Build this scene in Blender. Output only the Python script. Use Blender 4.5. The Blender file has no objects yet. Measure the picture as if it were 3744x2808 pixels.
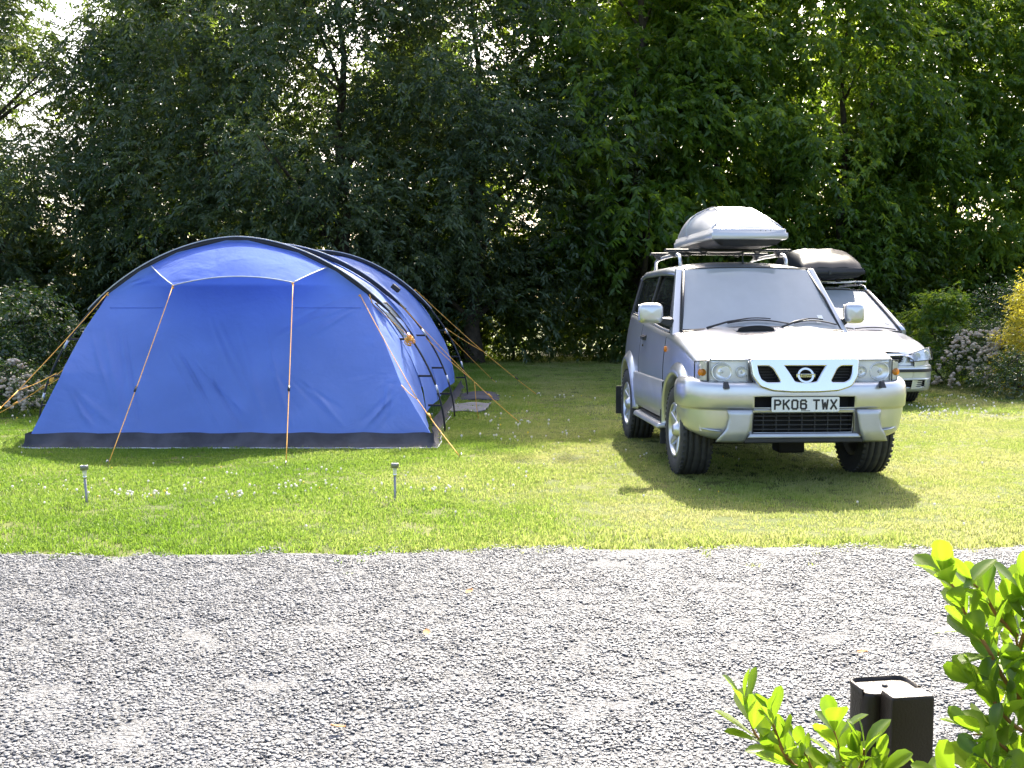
import bpy, bmesh, math, random
import numpy as np
from mathutils import Vector, Matrix

# ------------------------------------------------------------------ camera, sky, sun, exposure
scene = bpy.context.scene
C = scene.collection
random.seed(7)
rng = np.random.default_rng(11)

cam_d = bpy.data.cameras.new('camera')
cam = bpy.data.objects.new('camera', cam_d)
C.objects.link(cam)
cam.location = (0, 0, 1.3606)
cam.rotation_euler = (math.pi/2 - 0.0702, 0, 0)
cam_d.sensor_width = 36.0
cam_d.lens = 36.0*3972.2/3744.0
cam_d.clip_start = 0.05
cam_d.clip_end = 2000
scene.camera = cam

SUN_EL, SUN_AZ = math.radians(42), math.radians(12)
world = bpy.data.worlds.new('World')
scene.world = world
world.use_nodes = True
wn = world.node_tree
for n in list(wn.nodes):
    wn.nodes.remove(n)
sky = wn.nodes.new('ShaderNodeTexSky')
sky.sky_type = 'NISHITA'
sky.sun_disc = False
sky.sun_elevation = SUN_EL
sky.sun_rotation = SUN_AZ
sky.air_density = 0.9
sky.dust_density = 5.0
sky.ozone_density = 0.3
bg = wn.nodes.new('ShaderNodeBackground')
bg.inputs['Strength'].default_value = 0.15
wo = wn.nodes.new('ShaderNodeOutputWorld')
wn.links.new(sky.outputs[0], bg.inputs[0])
wn.links.new(bg.outputs[0], wo.inputs[0])

sun_d = bpy.data.lights.new('sun', 'SUN')
sun_d.energy = 4.5
sun_d.angle = math.radians(0.5)
sun_d.color = (1.0, 0.93, 0.80)
sun = bpy.data.objects.new('sun', sun_d)
C.objects.link(sun)
to_sun = Vector((math.sin(SUN_AZ)*math.cos(SUN_EL), math.cos(SUN_AZ)*math.cos(SUN_EL), math.sin(SUN_EL)))
sun.rotation_euler = to_sun.to_track_quat('Z', 'Y').to_euler()

vs = scene.view_settings
scene.display_settings.display_device = 'sRGB'
vs.view_transform = 'Standard'
vs.look = 'None'
vs.exposure = 1.95
vs.gamma = 1.0
vs.use_curve_mapping = False
scene.render.engine = 'CYCLES'
scene.cycles.use_denoising = True
scene.cycles.max_bounces = 8
scene.cycles.transparent_max_bounces = 12
scene.cycles.diffuse_bounces = 4
scene.cycles.glossy_bounces = 3
scene.cycles.transmission_bounces = 4
scene.cycles.caustics_reflective = False
scene.cycles.caustics_refractive = False
scene.cycles.sample_clamp_indirect = 6.0

# ------------------------------------------------------------------ materials
def new_mat(name):
    m = bpy.data.materials.new(name)
    m.use_nodes = True
    nt = m.node_tree
    for n in list(nt.nodes):
        nt.nodes.remove(n)
    out = nt.nodes.new('ShaderNodeOutputMaterial')
    return m, nt, out

def N(nt, kind, **kw):
    n = nt.nodes.new(kind)
    for k, v in kw.items():
        setattr(n, k, v)
    return n

def L(nt, a, b):
    nt.links.new(a, b)

def noise_col(nt, c1, c2, scale, detail=4.0, obj=True, lo=.35, hi=.65):
    tc = N(nt, 'ShaderNodeTexCoord')
    nz = N(nt, 'ShaderNodeTexNoise')
    nz.inputs['Scale'].default_value = scale
    nz.inputs['Detail'].default_value = detail
    L(nt, tc.outputs['Object'], nz.inputs['Vector'])
    r = N(nt, 'ShaderNodeValToRGB')
    r.color_ramp.elements[0].position = lo
    r.color_ramp.elements[1].position = hi
    r.color_ramp.elements[0].color = (*c1, 1)
    r.color_ramp.elements[1].color = (*c2, 1)
    L(nt, nz.outputs[0], r.inputs[0])
    return r.outputs[0], nz.outputs[0]

def pbr(name, col, rough=.5, metal=0., spec=.5, coat=0., var=.12, vscale=8., bump=0., bscale=60., trans=None, tfac=.0, sheen=0.):
    """principled material with a soft procedural variation in colour and roughness"""
    m, nt, out = new_mat(name)
    b = N(nt, 'ShaderNodeBsdfPrincipled')
    c1 = tuple(max(0, v*(1-var)) for v in col)
    c2 = tuple(min(1, v*(1+var)) for v in col)
    co, nf = noise_col(nt, c1, c2, vscale)
    L(nt, co, b.inputs['Base Color'])
    b.inputs['Roughness'].default_value = rough
    b.inputs['Metallic'].default_value = metal
    b.inputs['Specular IOR Level'].default_value = spec
    b.inputs['Coat Weight'].default_value = coat
    b.inputs['Coat Roughness'].default_value = .06
    mr = N(nt, 'ShaderNodeMapRange')
    mr.inputs['To Min'].default_value = max(.01, rough*.85)
    mr.inputs['To Max'].default_value = min(1, rough*1.15)
    L(nt, nf, mr.inputs[0])
    L(nt, mr.outputs[0], b.inputs['Roughness'])
    if bump:
        tc = N(nt, 'ShaderNodeTexCoord')
        nz = N(nt, 'ShaderNodeTexNoise')
        nz.inputs['Scale'].default_value = bscale
        nz.inputs['Detail'].default_value = 3
        L(nt, tc.outputs['Object'], nz.inputs['Vector'])
        bp = N(nt, 'ShaderNodeBump')
        bp.inputs['Strength'].default_value = bump
        bp.inputs['Distance'].default_value = .02
        L(nt, nz.outputs[0], bp.inputs['Height'])
        L(nt, bp.outputs[0], b.inputs['Normal'])
    if trans is not None:
        t = N(nt, 'ShaderNodeBsdfTranslucent')
        t.inputs[0].default_value = (*trans, 1)
        mx = N(nt, 'ShaderNodeMixShader')
        mx.inputs[0].default_value = tfac
        L(nt, b.outputs[0], mx.inputs[1])
        L(nt, t.outputs[0], mx.inputs[2])
        L(nt, mx.outputs[0], out.inputs[0])
    else:
        L(nt, b.outputs[0], out.inputs[0])
    return m

def leaf_mat(name, dark, light, tdark, tlight, tfac=.45, rough=.4, spec=.5, patch=None):
    """leaf: colour from the per-leaf 'tint' attribute, light passes through the blade"""
    m, nt, out = new_mat(name)
    at = N(nt, 'ShaderNodeAttribute', attribute_name='tint')
    def ramp(a, b_):
        r = N(nt, 'ShaderNodeMix', data_type='RGBA')
        r.inputs[6].default_value = (*a, 1)
        r.inputs[7].default_value = (*b_, 1)
        L(nt, at.outputs['Fac'], r.inputs[0])
        return r.outputs[2]
    b = N(nt, 'ShaderNodeBsdfPrincipled')
    L(nt, ramp(dark, light), b.inputs['Base Color'])
    b.inputs['Roughness'].default_value = rough
    b.inputs['Specular IOR Level'].default_value = spec
    t = N(nt, 'ShaderNodeBsdfTranslucent')
    L(nt, ramp(tdark, tlight), t.inputs[0])
    mx = N(nt, 'ShaderNodeMixShader')
    mx.inputs[0].default_value = tfac
    L(nt, b.outputs[0], mx.inputs[1])
    L(nt, t.outputs[0], mx.inputs[2])
    L(nt, mx.outputs[0], out.inputs[0])
    return m

def glass_mat(name, tint, dust_sheen=.05, dust_sheen_col=(.6, .63, .66), ior=1.6):
    m, nt, out = new_mat(name)
    tr = N(nt, 'ShaderNodeBsdfTransparent')
    tr.inputs[0].default_value = (*tint, 1)
    gl = N(nt, 'ShaderNodeBsdfGlossy')
    gl.inputs['Roughness'].default_value = .015
    fr = N(nt, 'ShaderNodeFresnel')
    fr.inputs['IOR'].default_value = ior
    mx = N(nt, 'ShaderNodeMixShader')
    L(nt, fr.outputs[0], mx.inputs[0])
    L(nt, tr.outputs[0], mx.inputs[1])
    L(nt, gl.outputs[0], mx.inputs[2])
    df = N(nt, 'ShaderNodeBsdfDiffuse')
    df.inputs[0].default_value = (*dust_sheen_col, 1)
    tl = N(nt, 'ShaderNodeBsdfTranslucent')
    tl.inputs[0].default_value = (*dust_sheen_col, 1)
    dm = N(nt, 'ShaderNodeMixShader')
    dm.inputs[0].default_value = .4
    L(nt, df.outputs[0], dm.inputs[1])
    L(nt, tl.outputs[0], dm.inputs[2])
    tc = N(nt, 'ShaderNodeTexCoord')
    nz = N(nt, 'ShaderNodeTexNoise')
    nz.inputs['Scale'].default_value = 3
    nz.inputs['Detail'].default_value = 5
    L(nt, tc.outputs['Object'], nz.inputs['Vector'])
    mr = N(nt, 'ShaderNodeMapRange')
    mr.inputs['To Min'].default_value = dust_sheen*.75
    mr.inputs['To Max'].default_value = dust_sheen*1.25
    L(nt, nz.outputs[0], mr.inputs[0])
    m2 = N(nt, 'ShaderNodeMixShader')
    L(nt, mr.outputs[0], m2.inputs[0])
    L(nt, mx.outputs[0], m2.inputs[1])
    L(nt, dm.outputs[0], m2.inputs[2])
    L(nt, m2.outputs[0], out.inputs[0])
    return m

M = {}
M['silver'] = pbr('silver_paint', (.58, .585, .60), rough=.30, metal=.72, coat=.6, var=.03, vscale=3)
M['silver_trim'] = pbr('silver_trim', (.45, .46, .48), rough=.38, metal=.6, coat=.2, var=.05)
M['silver2'] = pbr('pale_silver_paint', (.62, .63, .68), rough=.33, metal=.5, coat=.8, var=.03, vscale=3)
M['chrome'] = pbr('chrome', (.74, .73, .72), rough=.12, metal=1., var=.02)
M['black'] = pbr('black_plastic', (.025, .025, .027), rough=.55, var=.2, bump=.1)
M['void'] = pbr('dark_recess', (.012, .012, .013), rough=.8, var=.2)
M['tyre'] = pbr('tyre_rubber', (.035, .035, .036), rough=.75, var=.25, vscale=20, bump=.2, bscale=120)
M['alloy'] = pbr('alloy_rim', (.62, .62, .64), rough=.3, metal=.8, var=.05)
M['lamp_refl'] = pbr('lamp_reflector', (.82, .83, .85), rough=.25, metal=.5, var=.1, vscale=20)
M['lamp_body'] = pbr('lamp_housing', (.88, .88, .88), rough=.3, metal=.05, var=.05)
M['lens'] = glass_mat('lamp_lens', (1, 1, 1), dust_sheen=.01, ior=1.25)
M['amber'] = pbr('amber_lens', (.85, .28, .02), rough=.2, spec=.7, var=.1, trans=(.9, .3, .03), tfac=.3)
M['white_plastic'] = pbr('white_plastic', (.75, .75, .73), rough=.35, var=.04)
M['plate'] = pbr('plate_white', (.78, .78, .75), rough=.35, var=.03)
M['ink'] = pbr('plate_black', (.015, .015, .016), rough=.5, var=.1)
M['glass_ws'] = glass_mat('windscreen_glass', (.62, .66, .67), dust_sheen=.52, dust_sheen_col=(.86, .90, .94), ior=3.2)  # pale layer: a little dust, mostly bright sky reflection put into the colour
M['glass_side'] = glass_mat('tinted_glass', (.18, .2, .2), dust_sheen=.02)
M['seat'] = pbr('seat_fabric', (.06, .062, .07), rough=.9, var=.2, vscale=30)
M['dash'] = pbr('dashboard', (.05, .05, .055), rough=.6, var=.1)
M['box_silver'] = pbr('roof_box_silver', (.52, .53, .56), rough=.32, metal=.35, coat=.3, var=.03, vscale=3)
M['box_black'] = pbr('roof_box_black', (.022, .023, .026), rough=.5, var=.1, spec=.35)
M['alu'] = pbr('aluminium', (.62, .63, .65), rough=.35, metal=.8, var=.05)
M['rope'] = pbr('orange_guy_rope', (.85, .42, .07), rough=.7, var=.15, vscale=60)
M['pole'] = pbr('black_pole', (.018, .018, .02), rough=.4, var=.1)
M['sleeve'] = pbr('black_sleeve', (.022, .022, .03), rough=.75, var=.2, vscale=15)
M['piping'] = pbr('pale_piping', (.45, .47, .52), rough=.6, var=.1)
M['skirt'] = pbr('mud_skirt', (.062, .063, .078), spec=.2, rough=.8, var=.25, vscale=6, bump=.4, bscale=8, trans=(.04, .04, .07), tfac=.15)
M['peg'] = pbr('steel_peg', (.45, .45, .46), rough=.4, metal=.9, var=.1)
M['steel'] = pbr('brushed_steel', (.24, .24, .25), rough=.4, metal=.85, var=.08)
M['diffuser'] = pbr('clear_diffuser', (.62, .66, .6), rough=.25, var=.05, trans=(.7, .75, .65), tfac=.5)
M['bollard'] = pbr('dark_brown_plastic', (.017, .011, .007), spec=.35, rough=.38, var=.2, vscale=6, bump=.12, bscale=200)
M['sheet'] = pbr('grey_ground_mat', (.11, .115, .13), rough=.7, var=.2, bump=.3, bscale=9)
M['bark'] = pbr('bark', (.055, .043, .032), rough=.9, var=.4, vscale=12, bump=.8, bscale=25)
M['twig'] = pbr('shrub_twig', (.26, .12, .03), rough=.6, var=.2, vscale=30)
M['bloom'] = pbr('faded_bloom', (.64, .56, .45), rough=.85, var=.15, vscale=25, trans=(.6, .5, .42), tfac=.3)
M['clover'] = pbr('clover_white', (.82, .80, .76), rough=.8, var=.1, trans=(.8, .78, .7), tfac=.3)
M['yellow_dot'] = pbr('yellow_petal', (.8, .6, .04), rough=.7, var=.1)
M['fallen'] = pbr('dry_leaf', (.34, .17, .06), rough=.8, var=.3, vscale=30)

def tent_mat(name, c, t, tfac, rough=.5, spec=.35):
    m, nt, out = new_mat(name)
    b = N(nt, 'ShaderNodeBsdfPrincipled')
    co, nf = noise_col(nt, tuple(v*.92 for v in c), tuple(min(1, v*1.08) for v in c), 2.0, 5)
    L(nt, co, b.inputs['Base Color'])
    b.inputs['Roughness'].default_value = rough
    b.inputs['Specular IOR Level'].default_value = spec
    tc = N(nt, 'ShaderNodeTexCoord')
    nz = N(nt, 'ShaderNodeTexNoise')
    nz.inputs['Scale'].default_value = 2.2
    nz.inputs['Detail'].default_value = 3
    nz.inputs['Distortion'].default_value = .8
    L(nt, tc.outputs['Object'], nz.inputs['Vector'])
    nz2 = N(nt, 'ShaderNodeTexNoise')
    nz2.inputs['Scale'].default_value = 14
    nz2.inputs['Detail'].default_value = 4
    L(nt, tc.outputs['Object'], nz2.inputs['Vector'])
    ad = N(nt, 'ShaderNodeMath', operation='MULTIPLY_ADD')
    ad.inputs[1].default_value = .16
    L(nt, nz2.outputs[0], ad.inputs[0])
    L(nt, nz.outputs[0], ad.inputs[2])
    bp = N(nt, 'ShaderNodeBump')
    bp.inputs['Strength'].default_value = .45
    bp.inputs['Distance'].default_value = .06
    L(nt, ad.outputs[0], bp.inputs['Height'])
    L(nt, bp.outputs[0], b.inputs['Normal'])
    tr = N(nt, 'ShaderNodeBsdfTranslucent')
    tr.inputs[0].default_value = (*t, 1)
    L(nt, bp.outputs[0], tr.inputs['Normal'])
    mx = N(nt, 'ShaderNodeMixShader')
    mx.inputs[0].default_value = tfac
    L(nt, b.outputs[0], mx.inputs[1])
    L(nt, tr.outputs[0], mx.inputs[2])
    L(nt, mx.outputs[0], out.inputs[0])
    return m
M['fly'] = tent_mat('blue_fly_fabric', (.18, .29, .72), (.22, .35, .82), .47)
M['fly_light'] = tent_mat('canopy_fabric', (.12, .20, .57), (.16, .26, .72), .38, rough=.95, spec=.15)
M['window'] = glass_mat('clear_window_film', (.55, .62, .62), dust_sheen=.25, dust_sheen_col=(.45, .52, .55))

def lawn_mat():
    m, nt, out = new_mat('lawn_soil_and_thatch')
    b = N(nt, 'ShaderNodeBsdfPrincipled')
    tc = N(nt, 'ShaderNodeTexCoord')
    def nz(scale, detail=5):
        n = N(nt, 'ShaderNodeTexNoise')
        n.inputs['Scale'].default_value = scale
        n.inputs['Detail'].default_value = detail
        L(nt, tc.outputs['Object'], n.inputs['Vector'])
        return n.outputs[0]
    r = N(nt, 'ShaderNodeValToRGB')
    r.color_ramp.elements[0].position = .3
    r.color_ramp.elements[0].color = (.045, .075, .012, 1)
    r.color_ramp.elements[1].position = .7
    r.color_ramp.elements[1].color = (.13, .135, .035, 1)
    L(nt, nz(.7), r.inputs[0])
    r2 = N(nt, 'ShaderNodeValToRGB')
    r2.color_ramp.elements[0].color = (.45, .45, .4, 1)
    r2.color_ramp.elements[0].position = .3
    r2.color_ramp.elements[1].color = (1.3, 1.3, 1.2, 1)
    r2.color_ramp.elements[1].position = .7
    L(nt, nz(40, 3), r2.inputs[0])
    mx = N(nt, 'ShaderNodeMix', data_type='RGBA', blend_type='MULTIPLY')
    mx.inputs[0].default_value = 1
    L(nt, r.outputs[0], mx.inputs[6])
    L(nt, r2.outputs[0], mx.inputs[7])
    L(nt, mx.outputs[2], b.inputs['Base Color'])
    b.inputs['Roughness'].default_value = .9
    b.inputs['Specular IOR Level'].default_value = .2
    L(nt, b.outputs[0], out.inputs[0])
    return m
M['lawn'] = lawn_mat()

def blade_mat():
    """grass blades: fresh and drier patches follow the place on the lawn"""
    m, nt, out = new_mat('grass_blade')
    geo = N(nt, 'ShaderNodeNewGeometry')
    def nz(scale, detail):
        n = N(nt, 'ShaderNodeTexNoise')
        n.inputs['Scale'].default_value = scale
        n.inputs['Detail'].default_value = detail
        L(nt, geo.outputs['Position'], n.inputs['Vector'])
        return n.outputs[0]
    # drier towards the parking place (x grows), fresh by the tent
    sp = N(nt, 'ShaderNodeSeparateXYZ')
    L(nt, geo.outputs['Position'], sp.inputs[0])
    mr = N(nt, 'ShaderNodeMapRange')
    mr.inputs['From Min'].default_value = -2.2
    mr.inputs['From Max'].default_value = 1.0
    mr.inputs['To Min'].default_value = -.22
    mr.inputs['To Max'].default_value = .18
    L(nt, sp.outputs[0], mr.inputs[0])
    a = N(nt, 'ShaderNodeMath', operation='ADD')
    L(nt, nz(.8, 5), a.inputs[0])
    L(nt, mr.outputs[0], a.inputs[1])
    oi = N(nt, 'ShaderNodeAttribute', attribute_name='tint')
    a2 = N(nt, 'ShaderNodeMath', operation='MULTIPLY_ADD')
    a2.inputs[1].default_value = .38
    L(nt, oi.outputs['Fac'], a2.inputs[0])
    a3 = N(nt, 'ShaderNodeMath', operation='SUBTRACT')
    a3.inputs[1].default_value = .19
    L(nt, a.outputs[0], a2.inputs[2])
    L(nt, a2.outputs[0], a3.inputs[0])
    r = N(nt, 'ShaderNodeValToRGB')
    e = r.color_ramp.elements
    e[0].position = .22; e[0].color = (.11, .195, .020, 1)
    e[1].position = .95; e[1].color = (.37, .35, .175, 1)
    x = e.new(.45); x.color = (.19, .27, .045, 1)
    x = e.new(.68); x.color = (.285, .315, .098, 1)
    L(nt, a3.outputs[0], r.inputs[0])
    b = N(nt, 'ShaderNodeBsdfPrincipled')
    L(nt, r.outputs[0], b.inputs['Base Color'])
    b.inputs['Roughness'].default_value = .45
    b.inputs['Specular IOR Level'].default_value = .35
    t = N(nt, 'ShaderNodeBsdfTranslucent')
    hs = N(nt, 'ShaderNodeHueSaturation')
    hs.inputs['Hue'].default_value = .497
    hs.inputs['Value'].default_value = 1.35
    L(nt, r.outputs[0], hs.inputs['Color'])
    L(nt, hs.outputs[0], t.inputs[0])
    mx = N(nt, 'ShaderNodeMixShader')
    mx.inputs[0].default_value = .45
    L(nt, b.outputs[0], mx.inputs[1])
    L(nt, t.outputs[0], mx.inputs[2])
    L(nt, mx.outputs[0], out.inputs[0])
    return m
M['blade'] = blade_mat()

def stone_mat():
    m, nt, out = new_mat('slate_chippings')
    at = N(nt, 'ShaderNodeAttribute', attribute_name='tint')
    r = N(nt, 'ShaderNodeValToRGB')
    e = r.color_ramp.elements
    e[0].position = 0; e[0].color = (.085, .089, .098, 1)
    e[1].position = 1; e[1].color = (.26, .255, .245, 1)
    x = e.new(.45); x.color = (.145, .149, .160, 1)
    x = e.new(.8); x.color = (.19, .193, .20, 1)
    L(nt, at.outputs['Fac'], r.inputs[0])
    tc = N(nt, 'ShaderNodeNewGeometry')
    nz = N(nt, 'ShaderNodeTexNoise')
    nz.inputs['Scale'].default_value = .9
    nz.inputs['Detail'].default_value = 4
    L(nt, tc.outputs['Position'], nz.inputs['Vector'])
    r2 = N(nt, 'ShaderNodeValToRGB')
    r2.color_ramp.elements[0].position = .3
    r2.color_ramp.elements[0].color = (.74, .76, .80, 1)
    r2.color_ramp.elements[1].position = .72
    r2.color_ramp.elements[1].color = (.98, .97, .95, 1)
    L(nt, nz.outputs[0], r2.inputs[0])
    mx = N(nt, 'ShaderNodeMix', data_type='RGBA', blend_type='MULTIPLY')
    mx.inputs[0].default_value = 1
    L(nt, r.outputs[0], mx.inputs[6])
    L(nt, r2.outputs[0], mx.inputs[7])
    b = N(nt, 'ShaderNodeBsdfPrincipled')
    L(nt, mx.outputs[2], b.inputs['Base Color'])
    b.inputs['Roughness'].default_value = .6
    b.inputs['Specular IOR Level'].default_value = .3
    L(nt, b.outputs[0], out.inputs[0])
    return m
M['stone'] = stone_mat()
M['grit'] = pbr('gravel_bed', (.135, .137, .142), rough=.9, var=.5, vscale=60, bump=1., bscale=90)
M['leafA'] = leaf_mat('grey_green_leaf', (.038, .068, .036), (.095, .135, .075), (.07, .14, .02), (.24, .31, .04), tfac=.38, rough=.45)
M['leafB'] = leaf_mat('broad_green_leaf', (.040, .085, .016), (.115, .20, .038), (.13, .26, .016), (.46, .58, .038), tfac=.53, rough=.38)
M['leafC'] = leaf_mat('hedge_leaf', (.03, .06, .012), (.08, .12, .02), (.12, .20, .012), (.30, .36, .03), tfac=.5, rough=.45)
M['leafG'] = leaf_mat('glossy_shrub_leaf', (.025, .055, .018), (.07, .11, .03), (.06, .13, .01), (.14, .2, .02), tfac=.3, rough=.22, spec=.7)
M['leafY'] = leaf_mat('golden_shrub_leaf', (.30, .30, .03), (.50, .42, .05), (.45, .42, .03), (.65, .55, .05), tfac=.45, rough=.4)
M['leafF'] = leaf_mat('yellow_green_leaf', (.09, .15, .016), (.17, .23, .025), (.13, .26, .008), (.25, .40, .018), tfac=.55, rough=.28, spec=.6)

# ------------------------------------------------------------------ mesh helpers
def fast_mesh(name, V, Fc, tint=None, smooth=False):
    """V (n,3), Fc (m,k) arrays of one face size"""
    me = bpy.data.meshes.new(name)
    V = np.asarray(V, dtype=np.float32)
    Fc = np.asarray(Fc, dtype=np.int32)
    me.vertices.add(len(V))
    me.vertices.foreach_set('co', V.ravel())
    m, k = Fc.shape
    me.loops.add(m*k)
    me.loops.foreach_set('vertex_index', Fc.ravel())
    me.polygons.add(m)
    me.polygons.foreach_set('loop_start', np.arange(0, m*k, k, dtype=np.int32))
    try:
        me.polygons.foreach_set('loop_total', np.full(m, k, dtype=np.int32))
    except Exception:
        pass
    if smooth:
        me.polygons.foreach_set('use_smooth', np.ones(m, dtype=bool))
    me.update(calc_edges=True)
    if tint is not None:
        a = me.attributes.new('tint', 'FLOAT', 'POINT')
        a.data.foreach_set('value', np.asarray(tint, dtype=np.float32))
    return me

def put(name, me, mat=None, parent=None, loc=None, rot=None, smooth=None):
    o = bpy.data.objects.new(name, me)
    C.objects.link(o)
    if mat is not None:
        me.materials.clear()
        me.materials.append(M[mat] if isinstance(mat, str) else mat)
    if parent is not None:
        o.parent = parent
    if loc is not None:
        o.location = loc
    if rot is not None:
        o.rotation_euler = rot
    return o

def empty(name, loc=(0, 0, 0), rz=0., label=None, cat=None, group=None):
    o = bpy.data.objects.new(name, None)
    o.empty_display_size = .2
    C.objects.link(o)
    o.location = loc
    o.rotation_euler = (0, 0, rz)
    tag(o, label, cat, group)
    return o

def tag(o, label=None, cat=None, group=None, kind=None):
    if label: o['label'] = label
    if cat: o['category'] = cat
    if group: o['group'] = group
    if kind: o['kind'] = kind
    return o

class MB:
    """collects shapes; build() links them as one mesh object"""
    def __init__(s):
        s.v = []; s.f = []; s.sm = []
    def add(s, V, Fs, smooth=False):
        b = len(s.v)
        s.v.extend([tuple(map(float, p)) for p in V])
        for f in Fs:
            s.f.append(tuple(b+i for i in f)); s.sm.append(smooth)
        return s
    def box(s, c, size, rot=None):
        hx, hy, hz = [d/2 for d in size]
        P = [Vector((x*hx, y*hy, z*hz)) for z in (-1, 1) for y in (-1, 1) for x in (-1, 1)]
        if rot is not None:
            P = [rot @ p for p in P]
        P = [p+Vector(c) for p in P]
        return s.add(P, [(0, 2, 3, 1), (4, 5, 7, 6), (0, 1, 5, 4), (2, 6, 7, 3), (0, 4, 6, 2), (1, 3, 7, 5)])
    def hexa(s, P):
        """8 corners: bottom 4 in order, top 4 in order"""
        return s.add(P, [(3, 2, 1, 0), (4, 5, 6, 7), (0, 1, 5, 4), (1, 2, 6, 5), (2, 3, 7, 6), (3, 0, 4, 7)])
    def grid(s, fn, nu, nv, smooth=True, skip=None, closeu=False):
        V = [fn(i/nu if isinstance(nu, int) else i, j/nv) for j in range(nv+1) for i in range(nu+1)]
        Fs = []
        for j in range(nv):
            for i in range(nu):
                if skip and skip(i, j):
                    continue
                a = j*(nu+1)+i
                Fs.append((a, a+1, a+nu+2, a+nu+1))
        return s.add(V, Fs, smooth)
    def rows(s, R, smooth=True, skip=None):
        """R: list of equal-length point rows"""
        n = len(R[0])
        V = [p for r in R for p in r]
        Fs = []
        for j in range(len(R)-1):
            for i in range(n-1):
                if skip and skip(i, j): continue
                a = j*n+i
                Fs.append((a, a+1, a+n+1, a+n))
        return s.add(V, Fs, smooth)
    def tube(s, path, r, n=8, smooth=True, caps=True):
        path = [Vector(p) for p in path]
        rs = r if isinstance(r, (list, tuple, np.ndarray)) else [r]*len(path)
        V = []; prev = None
        for k, p in enumerate(path):
            t = (path[min(k+1, len(path)-1)]-path[max(k-1, 0)])
            if t.length < 1e-9: t = Vector((0, 0, 1))
            t.normalize()
            if prev is None:
                u = t.orthogonal().normalized()
            else:
                u = prev - t*prev.dot(t)
                u = u.normalized() if u.length > 1e-6 else t.orthogonal().normalized()
            prev = u
            w = t.cross(u)
            for i in range(n):
                a = 2*math.pi*i/n
                V.append(p + (u*math.cos(a)+w*math.sin(a))*rs[k])
        Fs = []
        for k in range(len(path)-1):
            for i in range(n):
                a = k*n+i; b = k*n+(i+1) % n
                Fs.append((a, b, b+n, a+n))
        s.add(V, Fs, smooth)
        if caps:
            b = len(s.v)-len(V)
            s.f.append(tuple(b+i for i in reversed(range(n)))); s.sm.append(False)
            s.f.append(tuple(b+len(V)-n+i for i in range(n))); s.sm.append(False)
        return s
    def lathe(s, prof, n=32, axis='X', c=(0, 0, 0), smooth=True):
        """prof: list of (axial, radius)"""
        V = []
        for a, r in prof:
            for i in range(n):
                t = 2*math.pi*i/n
                u, w = r*math.cos(t), r*math.sin(t)
                p = {'X': (a, u, w), 'Y': (w, a, u), 'Z': (u, w, a)}[axis]
                V.append((p[0]+c[0], p[1]+c[1], p[2]+c[2]))
        Fs = []
        for k in range(len(prof)-1):
            for i in range(n):
                a = k*n+i; b = k*n+(i+1) % n
                Fs.append((a, b, b+n, a+n))
        return s.add(V, Fs, smooth)
    def prism(s, poly, y0, y1):
        """front-view polygon (x,z) pushed from y0 to y1"""
        n = len(poly)
        V = [(x, y0, z) for x, z in poly]+[(x, y1, z) for x, z in poly]
        Fs = [tuple(range(n)), tuple(range(2*n-1, n-1, -1))]
        for i in range(n):
            j = (i+1) % n
            Fs.append((i, i+n, j+n, j))
        return s.add(V, Fs)
    def mesh(s, name):
        me = bpy.data.meshes.new(name)
        me.from_pydata(s.v, [], s.f)
        me.polygons.foreach_set('use_smooth', np.array(s.sm, dtype=bool))
        bm = bmesh.new(); bm.from_mesh(me)
        bmesh.ops.recalc_face_normals(bm, faces=bm.faces)
        bm.to_mesh(me); bm.free()
        me.update()
        return me
    def build(s, name, mat, parent=None, bevel=0., seg=2, loc=None, rot=None, solid=0., sub=0):
        o = put(name, s.mesh(name), mat, parent, loc, rot)
        if solid:
            md = o.modifiers.new('solid', 'SOLIDIFY'); md.thickness = solid; md.offset = 0
        if bevel:
            md = o.modifiers.new('bevel', 'BEVEL'); md.width = bevel; md.segments = seg
            md.limit_method = 'ANGLE'; md.angle_limit = math.radians(35)
            md.harden_normals = False
        if sub:
            md = o.modifiers.new('sub', 'SUBSURF'); md.levels = sub; md.render_levels = sub
        return o

def copy_tree(o, parent=None):
    c = o.copy(); C.objects.link(c)
    if parent is not None: c.parent = parent
    for ch in o.children:
        copy_tree(ch, c)
    return c

def curve_mesh(name, outlines, extrude, bevel=0.):
    """2D filled outlines (holes by nesting) in the XZ plane facing -Y"""
    cu = bpy.data.curves.new(name, 'CURVE')
    cu.dimensions = '2D'; cu.fill_mode = 'BOTH'
    cu.extrude = extrude; cu.bevel_depth = bevel; cu.bevel_resolution = 2
    for pts in outlines:
        sp = cu.splines.new('POLY'); sp.points.add(len(pts)-1); sp.use_cyclic_u = True
        for p, q in zip(sp.points, pts):
            p.co = (q[0], q[1], 0, 1)
    o = bpy.data.objects.new('tmp', cu); C.objects.link(o)
    bpy.context.view_layer.update()
    me = bpy.data.meshes.new_from_object(o.evaluated_get(bpy.context.evaluated_depsgraph_get()))
    bpy.data.objects.remove(o); bpy.data.curves.remove(cu)
    me.transform(Matrix.Rotation(math.pi/2, 4, 'X'))
    me.name = name
    return me

def text_mesh(name, txt, size, extrude=.001, offset=0.):
    cu = bpy.data.curves.new(name, 'FONT')
    cu.body = txt; cu.size = size; cu.extrude = extrude; cu.offset = offset
    cu.align_x = 'CENTER'; cu.align_y = 'CENTER'
    o = bpy.data.objects.new('tmp', cu); C.objects.link(o)
    bpy.context.view_layer.update()
    me = bpy.data.meshes.new_from_object(o.evaluated_get(bpy.context.evaluated_depsgraph_get()))
    bpy.data.objects.remove(o); bpy.data.curves.remove(cu)
    me.transform(Matrix.Rotation(math.pi/2, 4, 'X'))
    return me

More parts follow.
